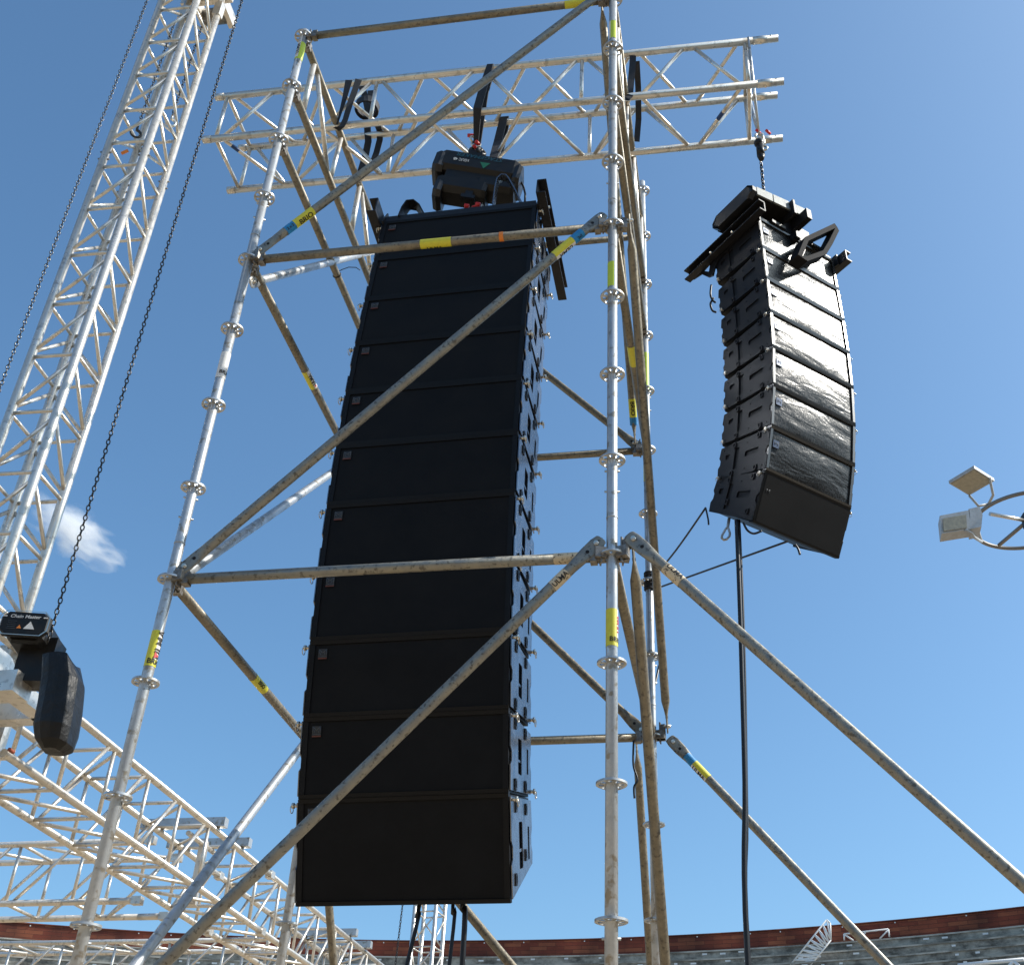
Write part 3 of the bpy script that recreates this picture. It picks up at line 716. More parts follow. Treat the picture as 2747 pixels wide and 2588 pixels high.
# ---- left hoist (with chain bag)
def obox(mb, c, d, ax, bev=.02, mi=0):
    """chamfered box: octagonal section along first axis"""
    X, Y, Z = ax; x, y, z = d[0]/2, d[1]/2, d[2]/2
    sec = [(y-bev, z), (y, z-bev), (y, -z+bev), (y-bev, -z), (-y+bev, -z), (-y, -z+bev), (-y, z-bev), (-y+bev, z)]
    rs = []
    for t, k in ((-x, .88), (-x+bev*.8, 1), (x-bev*.8, 1), (x, .88)):
        rs.append([V(c)+X*t+Y*p*k+Z*q*k for p, q in sec])
    mb.rings(rs, mi, True, False)
YH = 5.78
hc = at_y(72, 1683, YH)
hl = empty('chain_hoist', hc, 'black chain hoist with white lettering and hanging black chain bag, far left', 'chain hoist', 'electric chain hoists')
ppm = FPX/((hc-C0).dot(CF)); Hx, Hy, Hz = V((math.cos(.06), math.sin(.06), 0)), V((-math.sin(.06), math.cos(.06), 0)), V((0, 0, 1))
b = MB(); obox(b, hc+Hy*.13, (.26, .20, .172), (Hy, Hx, Hz), .03); obox(b, hc-Hy*.03, (.05, .27, .146), (Hy, Hx, Hz), .032)
b.box(hc+Hy*.16+V((.06, 0, -.14)), (.19, .14, .26)); b.build('housing', ['motor'], hl)
b = MB(); f = hc-Hy*.0565
sec = [(.088, .0625), (.116, .034), (.116, -.034), (.088, -.0625), (-.088, -.0625), (-.116, -.034), (-.116, .034), (-.088, .0625)]
b.rings([[f+Hx*x*k+Hz*z*k-Hy*.001 for x, z in sec] for k in (1.10, 1.16)], 0, False, False)
b.build('front_edge', ['steel'], hl)
b = MB(); fn = lambda co: f-Hy*.0015+Hx*(co.x)*1.1+Hz*(co.y+.037)
b.mesh(text2d('Chain Master', .027, True, .15), fn, 0)
for sgn in (-1, 1):
    b.box(f-Hy*.0012+Hx*.108*sgn+Hz*.036, (.022, .001, .007), (Hx, Hy, Hz))
b.mesh(text2d('\u25B2', .055), lambda co: f-Hy*.0015+Hx*(co.x*1.1+.035)+Hz*(co.y-.018), 0)
for i in range(5): b.box(f-Hy*.0012+Hx*-.062+Hz*(.008-.011*i), (.048-.006*(i % 2), .001, .0022), (Hx, Hy, Hz), 2)
b.mesh(text2d('\u25B2', .026), lambda co: f-Hy*.0015+Hx*(co.x-.018)+Hz*(co.y-.026), 1)
b.build('name_plate', ['white', 'orange', 'logo'], hl)
b = MB(); cp_ = at_y(128, 1722, YH+.0); chain(b, cp_, V((cp_.x, cp_.y, 11.0))); b.build('chain', ['chain'], hl)
# bag
b = MB(); tp = [(140, 1765), (195, 1755), (226, 1792), (158, 1786)]; 
yb = YH-.02
ctr = [at_y(168, 1768, yb), at_y(172, 1830, yb), at_y(163, 1900, yb), at_y(152, 1960, yb), at_y(147, 1998, yb)]
wx = [.165, .185, .185, .18, .165]; wy = [.10, .115, .12, .12, .10]; rs = []
for c, w_, q_ in zip(ctr, wx, wy):
    rs.append([c+V((w_*.5*sx+random.uniform(-.004, .004), q_*sy, random.uniform(-.006, .006))) for sx, sy in ((-1, -.75), (-.5, -1), (.1, -1.08), (.7, -.95), (1, -.5), (1.05, .4), (.8, 1), (-.6, 1), (-1, .5))])
rs[0][0].z += .0; rs[0][4].z -= .035; rs[0][5].z -= .03
last = [p.lerp(ctr[-1]-V((0, 0, .035)), .45)-V((0, 0, .022)) for p in rs[-1]]; rs.append(last)
b.rings(rs, 0, True, False); bagm = b.build('chain_bag', ['bag'], hl)
mod = bagm.modifiers.new('s', 'SUBSURF'); mod.levels = mod.render_levels = 2; mod.subdivision_type = 'CATMULL_CLARK'
for e in bagm.data.edges: pass
cr = bagm.data.attributes.new('crease_edge', 'FLOAT', 'EDGE')
for i, e in enumerate(bagm.data.edges): cr.data[i].value = .8

# ================================================================== SPEAKERS
def speaker(W, H, D, style, wedge, chamfer=0., label='', group=''):
    """local frame: origin at top front edge centre, x right, y back, z up"""
    root = bpy.data.objects.new('line_array_speaker', None); COL.objects.link(root); root.empty_display_size = .1
    WL[root.name] = V((0, 0, 0)); tag(root, label, 'speaker', group)
    k = W; w = D*math.tan(math.radians(wedge)); t = .020*k
    prof = [(.018, -.004), (D, -w-.003), (D, -H+w+.003), (.018, -H+.004)]
    if chamfer: prof = [(.018, -.004), (D, -w-.003), (D, -H+chamfer), (.018, -H+.004)]
    X = V((1, 0, 0)); hw = W/2-.006
    b = MB(); b.prism([V((-hw, y, z)) for y, z in prof], X*2*hw); b.build('cabinet', ['paint'], root)
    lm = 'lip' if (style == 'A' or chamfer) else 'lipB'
    for z0, z1 in ((-.001, -t), (-H+t, -H+.001)):
        b = MB(); b.prism([V((-W/2+.002, 0.0, z0)), V((-W/2+.002, .035, z0)), V((-W/2+.002, .035, z1)), V((-W/2+.002, .004, z1))], X*(W-.004)); b.build('edge_rail', [lm], root)
    for sg in (-1, 1): b = MB(); b.box((sg*(W/2-.014*k-.0025), .016, -H/2), (.026*k, .024, H-2*t-.002)); b.build('side_trim', [lm], root)
    b = MB(); gx = W/2-.030*k; nx, nz = 24, 8; vs = []
    for j in range(nz+1):
        for i in range(nx+1):
            fx, fz = i/nx, j/nz; dep = .010+.004*math.sin(math.pi*fx)**.5*0
            if style == 'B' and chamfer: dep = .002
            elif style == 'B': dep = .013-.010*math.sin(math.pi*fx)**.6*math.sin(math.pi*fz)**.6
            vs.append((-gx+2*gx*fx, dep, -t-.001-(H-2*t-.002)*fz))
    b.add(vs, [(j*(nx+1)+i, (j+1)*(nx+1)+i, (j+1)*(nx+1)+i+1, j*(nx+1)+i+1) for j in range(nz) for i in range(nx)], 0, True)
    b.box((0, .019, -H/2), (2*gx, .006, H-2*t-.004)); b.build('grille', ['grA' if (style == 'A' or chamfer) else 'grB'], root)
    # rigging plates with cut-outs on both sides
    g = .014*k
    top = lambda y: -g-y*math.tan(math.radians(wedge)); bot = lambda y: -H+g+y*(math.tan(math.radians(wedge)) if not chamfer else (chamfer-.02)/D)
    def outline():
        pts = []
        for y in (.012*k, .30*D, .6*D, D-.004): pts.append((y, top(y)))
        pts += [(D+.004, -.36*H), (D-.02*k, -.44*H), (D-.02*k, -.52*H), (D+.004, -.6*H)]
        pts.append((D-.004, bot(D-.004)))
        for y in (.6*D, .3*D, .012*k): pts.append((y, bot(y)))
        pts += [(.008*k, -.66*H), (.036*k, -.60*H), (.036*k, -.50*H), (.008*k, -.44*H)]
        return pts
    if style == 'A':
        holes = [rrect(.36*D, .53*D, -.72*H, -.28*H, .012*k), rrect(.78*D, .86*D, -.66*H, -.34*H, .006*k)]
    else:
        holes = [rrect(.20*D, .47*D, -.53*H, -.40*H, .014*k), rrect(.60*D, .69*D, -.74*H, -.24*H, .008*k), rrect(.79*D, .88*D, -.44*H, -.33*H, .010*k)]
    me = plate2d(outline(), holes, .005)
    pm = 'plate' if style == 'A' else 'frame'
    for sg in (-1, 1):
        b = MB(); b.mesh(me, lambda co: V((sg*(W/2+(.005 if style == 'A' else -.001))+co.z*sg, co.x, co.y)))
        if style == 'A':
            for y0 in (.33*D, .56*D): b.box((sg*(W/2+.003), y0, -.5*H), (.006, .006, .62*H))
            b.box((sg*(W/2+.001), .445*D, -.55*H), (.004, .15*D, .03*H))
        for yy, zz in ((.1*D, -.12*H), (.1*D, -.86*H), (.45*D, -.2*H), (.45*D, -.8*H), (.92*D, -.2*H), (.92*D, -.8*H)):
            if not (chamfer and zz < -.5*H): b.tube((sg*(W/2), yy, zz), (sg*(W/2+.0045), yy, zz), .0045, 8)
        b.build('rigging_plate', [pm], root)
        me2 = plate2d(rrect(-.018*k, .018*k, -.027*k, .027*k, .009*k), [rrect(-.008*k, .011*k, -.014*k, .017*k, .004*k)], .012*k)
        for yy, zz in ((.22*D, -.13*H), (.70*D, -.17*H), (.22*D, -.87*H), (.70*D, -.83*H)):
            if chamfer and zz < -.5*H: yy, zz = yy-.06*D, zz+yy/D*.32*H
            b = MB(); b.mesh(me2, lambda co: V((sg*(W/2+.008*k+co.z), co.x+yy, co.y+zz))); b.build('bracket', ['frame'], root)
        for yy, zz in ((.06*D, -.035*H-.012), (.93*D, -H*.86)):
            if chamfer and zz < -.5*H: continue
            b = MB(); b.tube((sg*(W/2), yy, zz), (sg*(W/2+.034*k), yy, zz), .0085*k, 10); b.tube((sg*(W/2+.026*k), yy, zz), (sg*(W/2+.036*k), yy, zz), .014*k, 10)
            b.torus((sg*(W/2+.038*k), yy, zz-.016*k), .018*k, .0022*k, (V((0, 1, 0)), V((0, 0, 1))), 14, 5); b.build('locking_pin', ['steel'], root)
    # badge
    if style == 'A':
        bx, bz, hs = -W/2+.072, -.064, .022
        b = MB(); b.box((bx, .0065, bz), (2*hs, .006, 2*hs)); bd = b.build('badge', ['badge'], root)
        b = MB()
        for q, (x0, z0, x1, z1) in enumerate(((-.018, -.012, -.018, .018), (-.018, .018, 0, .002), (0, .002, .018, .018), (.018, .018, .018, -.012), (-.010, -.010, -.010, .004), (.010, .004, .010, -.010), (-.022, -.017, .022, -.017))):
            b.tube((bx+x0, .003, bz+z0), (bx+x1, .003, bz+z1), .0018, 6)
        b.box((bx, .003, bz-hs-.004), (2*hs, .002, .0055), None, 1); b.build('logo', ['logo', 'logor'], bd)
    else:
        bx, bz = -W/2+.048, -.36*H
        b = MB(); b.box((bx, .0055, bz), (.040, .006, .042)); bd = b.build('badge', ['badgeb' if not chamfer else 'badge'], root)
        b = MB()
        for x0, z0, x1, z1 in ((-.010, -.008, -.010, .010), (-.010, .010, 0, .0), (0, .0, .010, .010), (.010, .010, .010, -.008)): b.tube((bx+x0, .002, bz+z0), (bx+x1, .002, bz+z1), .0014, 6)
        b.build('logo', ['logo'], bd)
    return root
ORD = ['top', 'second', 'third', 'fourth', 'fifth', 'sixth', 'seventh', 'eighth', 'ninth', 'tenth', 'eleventh']
def place(root, P, psi, t):
    fx = V((math.sin(psi), -math.cos(psi), 0)); rt = V((math.cos(psi), math.sin(psi), 0)); z = V((0, 0, 1))
    bk = -math.cos(t)*fx+math.sin(t)*z; dn = -math.cos(t)*z-math.sin(t)*fx; up = -dn
    root.matrix_world = Matrix(((rt.x, bk.x, up.x, P.x), (rt.y, bk.y, up.y, P.y), (rt.z, bk.z, up.z, P.z), (0, 0, 0, 1)))
    return dn, bk, rt
def column(P0, psi, tilts, W, H, D, style, wedge, Hl, cham, lab, lablast, group):
    proto = speaker(W, H, D, style, wedge, 0, '', group); P = V(P0); fr = []
    for i, t in enumerate(tilts):
        if i == len(tilts)-1: o = speaker(W, Hl, D, style, wedge, cham, lablast, group); h = Hl
        else: o = proto if i == 0 else copy_tree(proto); h = H
        if i < len(tilts)-1: o['label'] = lab(i)
        dn, bk, rt = place(o, P, psi, t); fr.append((V(P), dn, bk, rt, h)); P = P+dn*h
    return fr, P
degs = [-7.19, -6.21, -4.89, -3.24, -1.26, 1.06, 3.71, 6.69, 10.01, 13.66, 20.22]
PA0 = V((-.6619, 5.1635, 5.5573+1.6)); psA = -.1892
frA, endA = column(PA0, psA, [math.radians(d) for d in degs], 1.0, .3765, .494, 'A', 3.2, .471, .145,
    lambda i: '%s cabinet %s of the big front speaker column inside the scaffold, dark grille' % (ORD[i], 'from the top' if i else ''),
    'bottom cabinet of the big front speaker column, tallest box with a chamfered underside', 'speakers of the big front column')
tB = []
for i in range(7): f_ = i/6; tB.append(-.037-.024*f_+.329*f_*f_)
tB.append(.467)
PB0 = V((1.423, 5.021, 5.289+1.6)); psB = .571
frB, endB = column(PB0, psB, tB, .62, .255, .403, 'B', 3.4, .289, .075,
    lambda i: '%s cabinet %s of the smaller right speaker column, sunlit wrinkled grille' % (ORD[i], 'from the top' if i else ''),
    'bottom cabinet of the smaller right speaker column, dark unlit grille tilted down', 'speakers of the smaller right column')

# ---- flying frame of column A
P, dn, bk, rt, h_ = frA[0]; up = -dn
def loc(fr, x, y, z): P, dn, bk, rt, h_ = fr; return P+rt*x+bk*y-dn*z
fa = empty('flying_frame', loc(frA[0], 0, .25, .06), 'black steel flying frame on top of the big front speaker column', 'flying frame', 'flying frames')
ax = (rt, bk, up)
L0 = lambda x, y, z: loc(frA[0], x, y, z)
b = MB(); b.box(L0(0, .05, .03), (.98, .09, .055), ax); b.box(L0(0, .44, .03), (.98, .07, .055), ax); b.box(L0(0, .25, .045), (.16, .40, .05), ax); b.build('cross_beam', ['frame'], fa)
for sg in (-1, 1):
    b = MB(); b.box(L0(sg*.518, .32, .04), (.008, .86, .13), ax); b.box(L0(sg*.545, .32, .105), (.055, .86, .008), ax); b.box(L0(sg*.545, .32, -.025), (.055, .86, .008), ax); b.build('side_rail', ['frame'], fa)
    b = MB(); b.prism([L0(sg*.50, -.02, -.02), L0(sg*.50, .09, -.02), L0(sg*.50, .07, .11), L0(sg*.50, .03, .13)], rt*.010); b.build('fin', ['frame'], fa)
    b = MB(); b.tube(L0(sg*.5, .06, .05), L0(sg*.57, .06, .05), .009, 8); b.build('locking_pin', ['steel'], fa)
# bent strap handle
b = MB(); b.strip([L0(-.40, .03, .04), L0(-.39, .03, .13), L0(-.37, .03, .195), L0(-.345, .04, .215), L0(-.31, .06, .205), L0(-.275, .10, .16), L0(-.21, .16, .04)], bk, .08, .008); b.build('bent_handle', ['frame'], fa)
bs = at_y(1340, 478, 5.16)
b = MB(); b.strip([at_y(x, y, 5.16) for x, y in ((1324, 556), (1330, 510), (1336, 486), (1346, 477), (1357, 477), (1366, 486), (1384, 518), (1401, 551))], bk, .055, .007); b.build('bent_strap', ['plate'], fa)

# ---- hoist of column A
ym = 5.30
mc = at_y(1280, 492, ym)
hA = empty('chain_hoist', mc, 'black inverted chain hoist with upside down lettering above the front array', 'chain hoist', 'electric chain hoists')
an = -math.radians(8)+psA*0
Mx = V((math.cos(-.0), 0.0, 0)); 
pl, pr_ = at_y(1182, 447, ym), at_y(1390, 480, ym); Mx = (pr_-pl).normalized(); My = V((0, 1, 0)); My = (My-Mx*My.dot(Mx)).normalized(); Mz = Mx.cross(My)
Lm = (pr_-pl).length; dep = (mc-C0).dot(CF); pp = FPX/dep
def ML(px, py, y=0.): return at_y(px, py, ym+y)
b = MB()
c1 = ML(1286, 465); obox(b, c1, (Lm*.98, .20, .19), (Mx, My, Mz), .032)
c2 = ML(1240, 518); b.box(ML(1285, 496), (.44, .15, .12), (Mx, My, Mz)); obox(b, c2, (.34, .18, .15), (Mx, My, Mz), .035)
c3 = ML(1330, 515); obox(b, c3, (.26, .17, .12), (Mx, My, Mz), .03)
b.build('housing', ['motor'], hA)
for (px, py), d_ in (((1182, 456), (.07, .215, .20)), ((1388, 492), (.05, .215, .20)), ((1178, 525), (.055, .20, .16))):
    b = MB(); obox(b, ML(px, py), d_, (Mx, My, Mz), .035); b.build('end_cap', ['rubber'], hA)
b = MB(); fy = -.1035
def onface(c, dx, dz): return c+Mx*dx+Mz*dz+My*fy
me = text2d('STAGEMAKER', .055, True, .25); b.mesh(me, lambda co: onface(c1, .0-co.x*.92, .038-co.y*.8), 0)
me = text2d('1GUC 4B', .034, True); b.mesh(me, lambda co: onface(c1, -.115-co.x*.8, -.012-co.y), 1)
me = text2d('\u25B2', .075, False); b.mesh(me, lambda co: onface(c1, .045-co.x, -.030-co.y), 2)
b.build('lettering', ['teal', 'white', 'green'], hA)
b = MB(); cpt = ML(1262, 535); b.box(cpt-My*.06, (.05, .04, .16), (Mx, My, Mz)); b.box(cpt-My*.06-Mz*.06, (.09, .05, .03), (Mx, My, Mz)); b.tube(cpt-My*.085+Mz*.02, cpt-My*.07+Mz*.02, .012, 10, 1); b.build('load_bracket', ['frame', 'steel'], hA)
b = MB(); q1 = ML(1250, 553, -.06); q2 = ML(1288, 550, -.06); b.tube(q1-Mx*.01, q1+Mx*.02, .016, 10); b.tube(q1+Mx*.04, q2, .008, 10); b.tube(q2-Mx*.03, q2, .016, 10); b.tube(q2, q2+Mx*.02, .004, 8, 1); b.tube(q2+Mx*.01-Mz*.03, q2+Mx*.01+Mz*.02, .004, 8, 1)
b.build('red_shackle_pin', ['red', 'steel'], hA)
b = MB(); hk = ML(1277, 403); b.torus(hk, .036, .014, (V((1, 0, 0)), V((0, .3, .95)).normalized()), 16, 8); b.box(hk-V((0, 0, .055)), (.10, .05, .05)); b.torus(ML(1290, 408), .03, .015, (V((.6, .5, 0)).normalized(), V((0, .3, .95)).normalized()), 14, 8); b.build('top_hook', ['motor'], hA)
b = MB(); b.path([ML(1396, 485), ML(1404, 500), ML(1409, 520), ML(1408, 545)], .007, 8); b.build('control_cable', ['rubber'], hA)
# ---- slings
def sling(px, chordk, bottom, name_label, w=.055):
    cb, ct = ch1[chordk[0]], ch1[chordk[1]]
    t = tpix(cb, cb+u1*LT, px, prj(cb+u1*LT*.5)[1]); x = LT*t
    c = MB(); pb, ptp = cb+u1*x, ct+u1*(x+.06)
    out = -v1 if chordk == 'BA' else v1
    pts = [ptp-out*.03+V((0, 0, .02)), ptp+V((0, 0, .032)), ptp+out*.032, pb.lerp(ptp, .5)+out*.035, pb+out*.033, bottom]
    c.strip(pts, u1, [w, w, w*.8, w*1.05, w, w*.6], .012); c.strip([ptp-out*.03, pb.lerp(ptp, .5)-out*.02, bottom+V((.01, .01, 0))], u1, w*.8, .012)
    tag(c.build('black_sling', ['strap'], None, bottom), name_label, 'sling', 'black lifting slings')
hk2 = ML(1277, 385)
sling(1283, 'BA', hk2, 'black round sling from the near truss chords to the front hoist hook')
sling(1322, 'DC', ML(1317, 432, .1), 'black round sling from the rear truss chords down behind the front hoist', .075)
b = MB(); b.torus(hk2-V((0, 0, .01)), .030, .009, (V((1, .2, 0)).normalized(), V((0, .2, 1)).normalized()), 14, 8)
b.tube(ML(1262, 364)-V((.02, 0, 0)), ML(1262, 364)+V((.03, 0, 0)), .013, 8, 1); b.tube(ML(1281, 389)-V((.012, .03, 0)), ML(1281, 389)+V((.012, 0, 0)), .013, 8, 1); b.tube(ML(1276, 403)-V((.012, .04, 0)), ML(1276, 403)+V((.012, 0, 0)), .012, 8, 1)
b.torus(ML(1270, 375), .026, .008, (V((.8, .6, 0)), V((0, 0, 1))), 14, 8)
tag(b.build('shackle', ['steel', 'red'], None, hk2), 'bright steel shackles with red pins above the front hoist hook', 'shackle', 'shackles with red pins')
# ratchet straps lashing the truss to the scaffold
def lash(pts, y, label, w=.05, wdir=V((1, 0, 0)), th=.006):
    c = MB(); P = [at_y(px, py, yy) for px, py, yy in pts]
    c.strip(P, wdir, w, th); tag(c.build('ratchet_strap', ['strap'], None, P[-1]), label, 'strap', 'ratchet straps lashing the truss')
ya = 5.33
c = MB(); yy = ya-.06
c.strip([at_y(x, y, yy) for x, y in ((936, 216), (925, 262), (909, 318), (904, 334))], V((1, 0, 0)), [.050, .034, .014, .010], .005)
c.strip([at_y(x, y, yy-.02) for x, y in ((962, 214), (953, 240), (940, 275), (926, 322), (918, 338), (908, 346), (898, 342))], V((1, .2, .3)), [.046, .042, .040, .036, .034, .034, .034], .005)
tag(c.build('ratchet_strap', ['strap'], None, at_y(905, 340, yy)), 'black strap looped over the near truss chord at the left scaffold side', 'strap', 'ratchet straps lashing the truss')
lash([(967, 222, 5.7), (980, 262, 5.72), (988, 300, 5.74), (985, 335, 5.75), (988, 380, 5.78), (980, 420, 5.8), (965, 470, 5.8)], 0, 'dangling black strap behind the left scaffold side, left tail', .05)
lash([(1010, 330, 5.6), (1018, 350, 5.75), (1019, 375, 5.78), (1010, 410, 5.8), (995, 450, 5.8)], 0, 'dangling black strap behind the left scaffold side, right tail', .045)
b = MB(); cc = at_y(985, 290, 5.6); 
for rr_ in (.070, .078, .086):
    b.strip([cc+V((rr_*math.cos(t_*.33+rr_*30), rr_*math.sin(t_*.33+rr_*30), .004*math.sin(t_)+(.086-rr_)*.6)) for t_ in range(20)], V((0, .15, 1)), .075, .005)
b.strip([cc+V((.0, -.0, .2)), cc+V((.02, 0, .1)), cc+V((.04, .0, -.02))], V((1, 0, 0)), .045, .005); tag(b.build('coiled_strap', ['strap'], None, cc), 'coil of black webbing strap tied to the truss at left', 'strap')
lash([(1698, 135, 5.0), (1697, 175, 5.0), (1693, 215, 5.0), (1689, 258, 4.98), (1680, 268, 4.95), (1672, 265, 4.95)], 0, 'black strap over the near truss chord at the right scaffold side', .045)
lash([(1708, 165, 5.1), (1712, 235, 5.3), (1713, 320, 5.45), (1708, 380, 5.5)], 0, 'black strap hanging between the rear truss chords at the right side', .042)

# ---- flying frame and hoist of column B
PB, dnB, bkB, rtB, hB_ = frB[0]
L1 = lambda x, y, z: loc(frB[0], x, y, z)
axB = (rtB, bkB, -dnB)
fb = empty('flying_frame', L1(0, .2, .05), 'black steel flying frame with bent loop handle on the right speaker column', 'flying frame', 'flying frames')
for sg in (-1, 1):
    b = MB(); b.box(L1(sg*.335, .27, -.005), (.008, .70, .075), axB); b.box(L1(sg*.355, .27, .033), (.045, .70, .008), axB); b.box(L1(sg*.355, .27, -.042), (.045, .70, .008), axB); b.build('side_rail', ['frame'], fb)
    me = plate2d([(-.02, .04), (.60, .04), (.60, -.03), (.52, -.05), (.46, -.13), (.42, -.15), (.395, -.10), (.36, -.055), (.10, -.035), (-.02, -.05)], [[(.43, -.03), (.50, -.04), (.45, -.09)], [(.20, -.030), (.34, -.034), (.34, -.047), (.20, -.041)]], .010)
    b = MB(); b.mesh(me, lambda co: L1(sg*(.322+co.z), co.x, co.y)); b.build('rear_gusset', ['frame'], fb)
    for yy in (.18, .38): b = MB(); b.tube(L1(sg*.34, yy, -.005), L1(sg*.37, yy, -.005), .008, 8); b.build('bolt', ['steel'], fb)
b = MB(); b.box(L1(0, .045, .018), (.60, .06, .035), axB); b.box(L1(0, .36, .02), (.60, .05, .05), axB)
for x_ in (-.16, .14): b.box(L1(x_, .0, .012), (.11, .035, .022), axB)
b.build('cross_beam', ['frame'], fb)
nB = -bkB
def onB(px, py, off): return at_pl(px, py, L1(0, -off, 0), nB)
upB = -dnB
for (px, py, off, w_, h_2, l_) in ((2171, 573, .13, .038, .080, .42), (2132, 553, .09, .016, .12, .34), (2142, 628, .05, .035, .055, .30)):
    b = MB(); b.box(onB(px, py, off)+bkB*l_/2, (w_, l_, h_2), axB); b.build('pickup_beam', ['frame'], fb)
b = MB(); b.box(L1(.02, .16, .085), (.22, .30, .12), axB); b.build('hoist_seat', ['frame'], fb)
Hw = [onB(px, py, .07) for px, py in [(2152, 652), (2190, 634), (2230, 615), (2234, 626), (2216, 662), (2200, 688), (2150, 706), (2133, 698), (2152, 652)]]
b = MB(); b.strip(Hw, nB, .08, .030); b.build('loop_handle', ['matte'], fb)
# hoist B
q = [onB(2023, 502, .05), onB(2158, 563, .05), onB(2161, 588, .05), onB(2026, 524, .05)]
hcB = sum(q, V((0, 0, 0)))/4+bkB*.16
hb = empty('chain_hoist', hcB, 'black chain hoist with grey ribbed side above the right speaker column', 'chain hoist', 'electric chain hoists')
b = MB(); b.prism([q[0]+bkB*.004, q[3]+bkB*.004, q[2]+bkB*.004, q[1]+bkB*.004], bkB*.34); b.build('housing', ['motor'], hb)
b = MB(); obox(b, (q[0]+q[3])/2+bkB*.17-rtB*.015, (.035, .37, .115), axB, .04); b.build('end_cap', ['rubber'], hb)
b = MB()
for i in range(3):
    f0, f1 = (.02+.325*i), (.325*(i+1)); A1, A2 = q[0].lerp(q[1], f0), q[0].lerp(q[1], f1); A3, A4 = q[3].lerp(q[2], f1), q[3].lerp(q[2], f0)
    b.prism([A1.lerp(A4, .06), A1.lerp(A4, .94), A2.lerp(A3, .94), A2.lerp(A3, .06)], -bkB*.012)
b.build('ribbed_side', ['hoistgrey'], hb)  # mottled grey front face on an otherwise black housing
ct_ = ch1['B']+u1*(LT-.16); ctd = ch1['D']+u1*(LT-.16)
x0 = at_y(2046, 490, hcB.y); tpB = at_y(2040, 395, 5.02)
b = MB(); cb0 = at_y(2049, 516, hcB.y-.0); chain(b, cb0, at_y(2041, 432, hcB.y), .028, .0095, .004); b.build('chain', ['chain'], hb)
b = MB(); c_ = at_y(2040, 405, hcB.y)
b.tube(c_-V((0, 0, .05)), c_+V((0, 0, .06)), .026, 14); b.tube(c_+V((0, 0, -.085)), c_-V((0, 0, .05)), .016, 14, 0, True, .026); b.sphere(c_+V((-.005, 0, .075)), .033); b.torus(c_+V((.02, -.01, .02)), .022, .009, (V((1, 0, 0)), V((0, 0, 1))), 12, 6, 1); b.build('chain_hook_block', ['motor', 'steel'], hb)
hk3 = at_y(2037, 368, hcB.y)
b = MB()
b.torus(hk3, .028, .008, (V((1, .3, 0)).normalized(), V((0, 0, 1))), 14, 8, 0, 1.); b.torus(hk3+V((.03, .02, .015)), .028, .008, (V((.4, 1, 0)).normalized(), V((0, 0, 1))), 14, 8)
for dx in (-.02, .045): b.tube(hk3+V((dx, -.02, .045)), hk3+V((dx+.03, .01, .05)), .010, 8, 1)
b.torus(hk3+V((.01, 0, -.05)), .02, .007, (V((1, 0, 0)), V((0, .3, 1)).normalized()), 12, 6)
tag(b.build('shackle', ['steel', 'red'], None, hk3), 'bright steel shackles with red pins under the right truss end', 'shackle', 'shackles with red pins')
# steel wire slings from the truss end
b = MB()
for kx in ('A', 'C'):
    top = ch1[kx]+u1*(LT-.20)
    for sgn in (-1, 1):
        b.path([top+V((0, 0, .03)), top+u1*.0+v1*sgn*.03, (top.lerp(hk3, .5))+v1*sgn*.02, hk3+V((0, 0, .02))], .009, 8)
tag(b.build('wire_sling', ['galv'], None, hk3), 'steel wire slings hanging from the right end of the truss', 'sling')

# ---- cables and ropes
def cable(pts, r, label, mat_='rubber', cat='cable', name='cable', group=None):
    P = [V(p) for p in pts]; Q = []
    for i in range(len(P)-1):
        p0, p1, p2, p3 = P[max(i-1, 0)], P[i], P[i+1], P[min(i+2, len(P)-1)]
        for j in range(6):
            t = j/6; Q.append(.5*((2*p1)+(p2-p0)*t+(2*p0-5*p1+4*p2-p3)*t*t+(3*p1-p0-3*p2+p3)*t**3))
    Q.append(P[-1]); b = MB(); b.path(Q, r, 8); return tag(b.build(name, [mat_], None, P[0]), label, cat, group)
yb_ = 5.45
cable([at_y(1243, 2380, yb_), at_y(1241, 2440, yb_), at_y(1240, 2588, yb_), V((-.34, yb_+.1, .6)), V((-.2, yb_+.3, .03))], .0125, 'thick black cable bundle hanging straight down below the front array', group='cables below the front array')
cable([at_y(1216, 2380, yb_), at_y(1214, 2450, yb_), at_y(1205, 2588, yb_), V((-.5, yb_, .5)), V((-.4, yb_+.4, .03))], .0085, 'thin black cable just left of the thick bundle below the array', group='cables below the front array')
cable([at_y(1135, 2380, yb_), at_y(1118, 2460, yb_), at_y(1091, 2588, yb_), V((-.95, yb_, .5)), V((-1.1, yb_+.3, .03))], .0095, 'thin black cable slanting across the far tower', group='cables below the front array')
yc = 5.15
cable([at_y(1976, 1395, yc), at_y(1984, 1600, yc), at_y(1990, 1800, yc), at_y(1998, 2100, yc), at_y(2006, 2588, yc), V((.9, yc, .5)), V((1.0, yc+.2, .03))], .0115, 'thick black cable hanging down from the right speaker column', group='cables below the right column')
cable([at_y(1982, 1395, yc+.02), at_y(1991, 1600, yc+.02), at_y(1998, 1850, yc+.02), at_y(2003, 2200, yc+.02), at_y(2010, 2588, yc+.02), V((.92, yc, .5)), V((1.05, yc+.25, .03))], .0085, 'thinner black cable running beside the thick one under the right column', group='cables below the right column')
rp = N('R', 5)
e0 = at_y(1893, 1362, 5.35); cable([e0, e0.lerp(rp, .5)-V((0, 0, .02)), rp], .0055, 'left tie rope from the right column to the rear scaffold leg', 'rubber', 'rope', 'tie_rope', 'tie ropes of the right column')
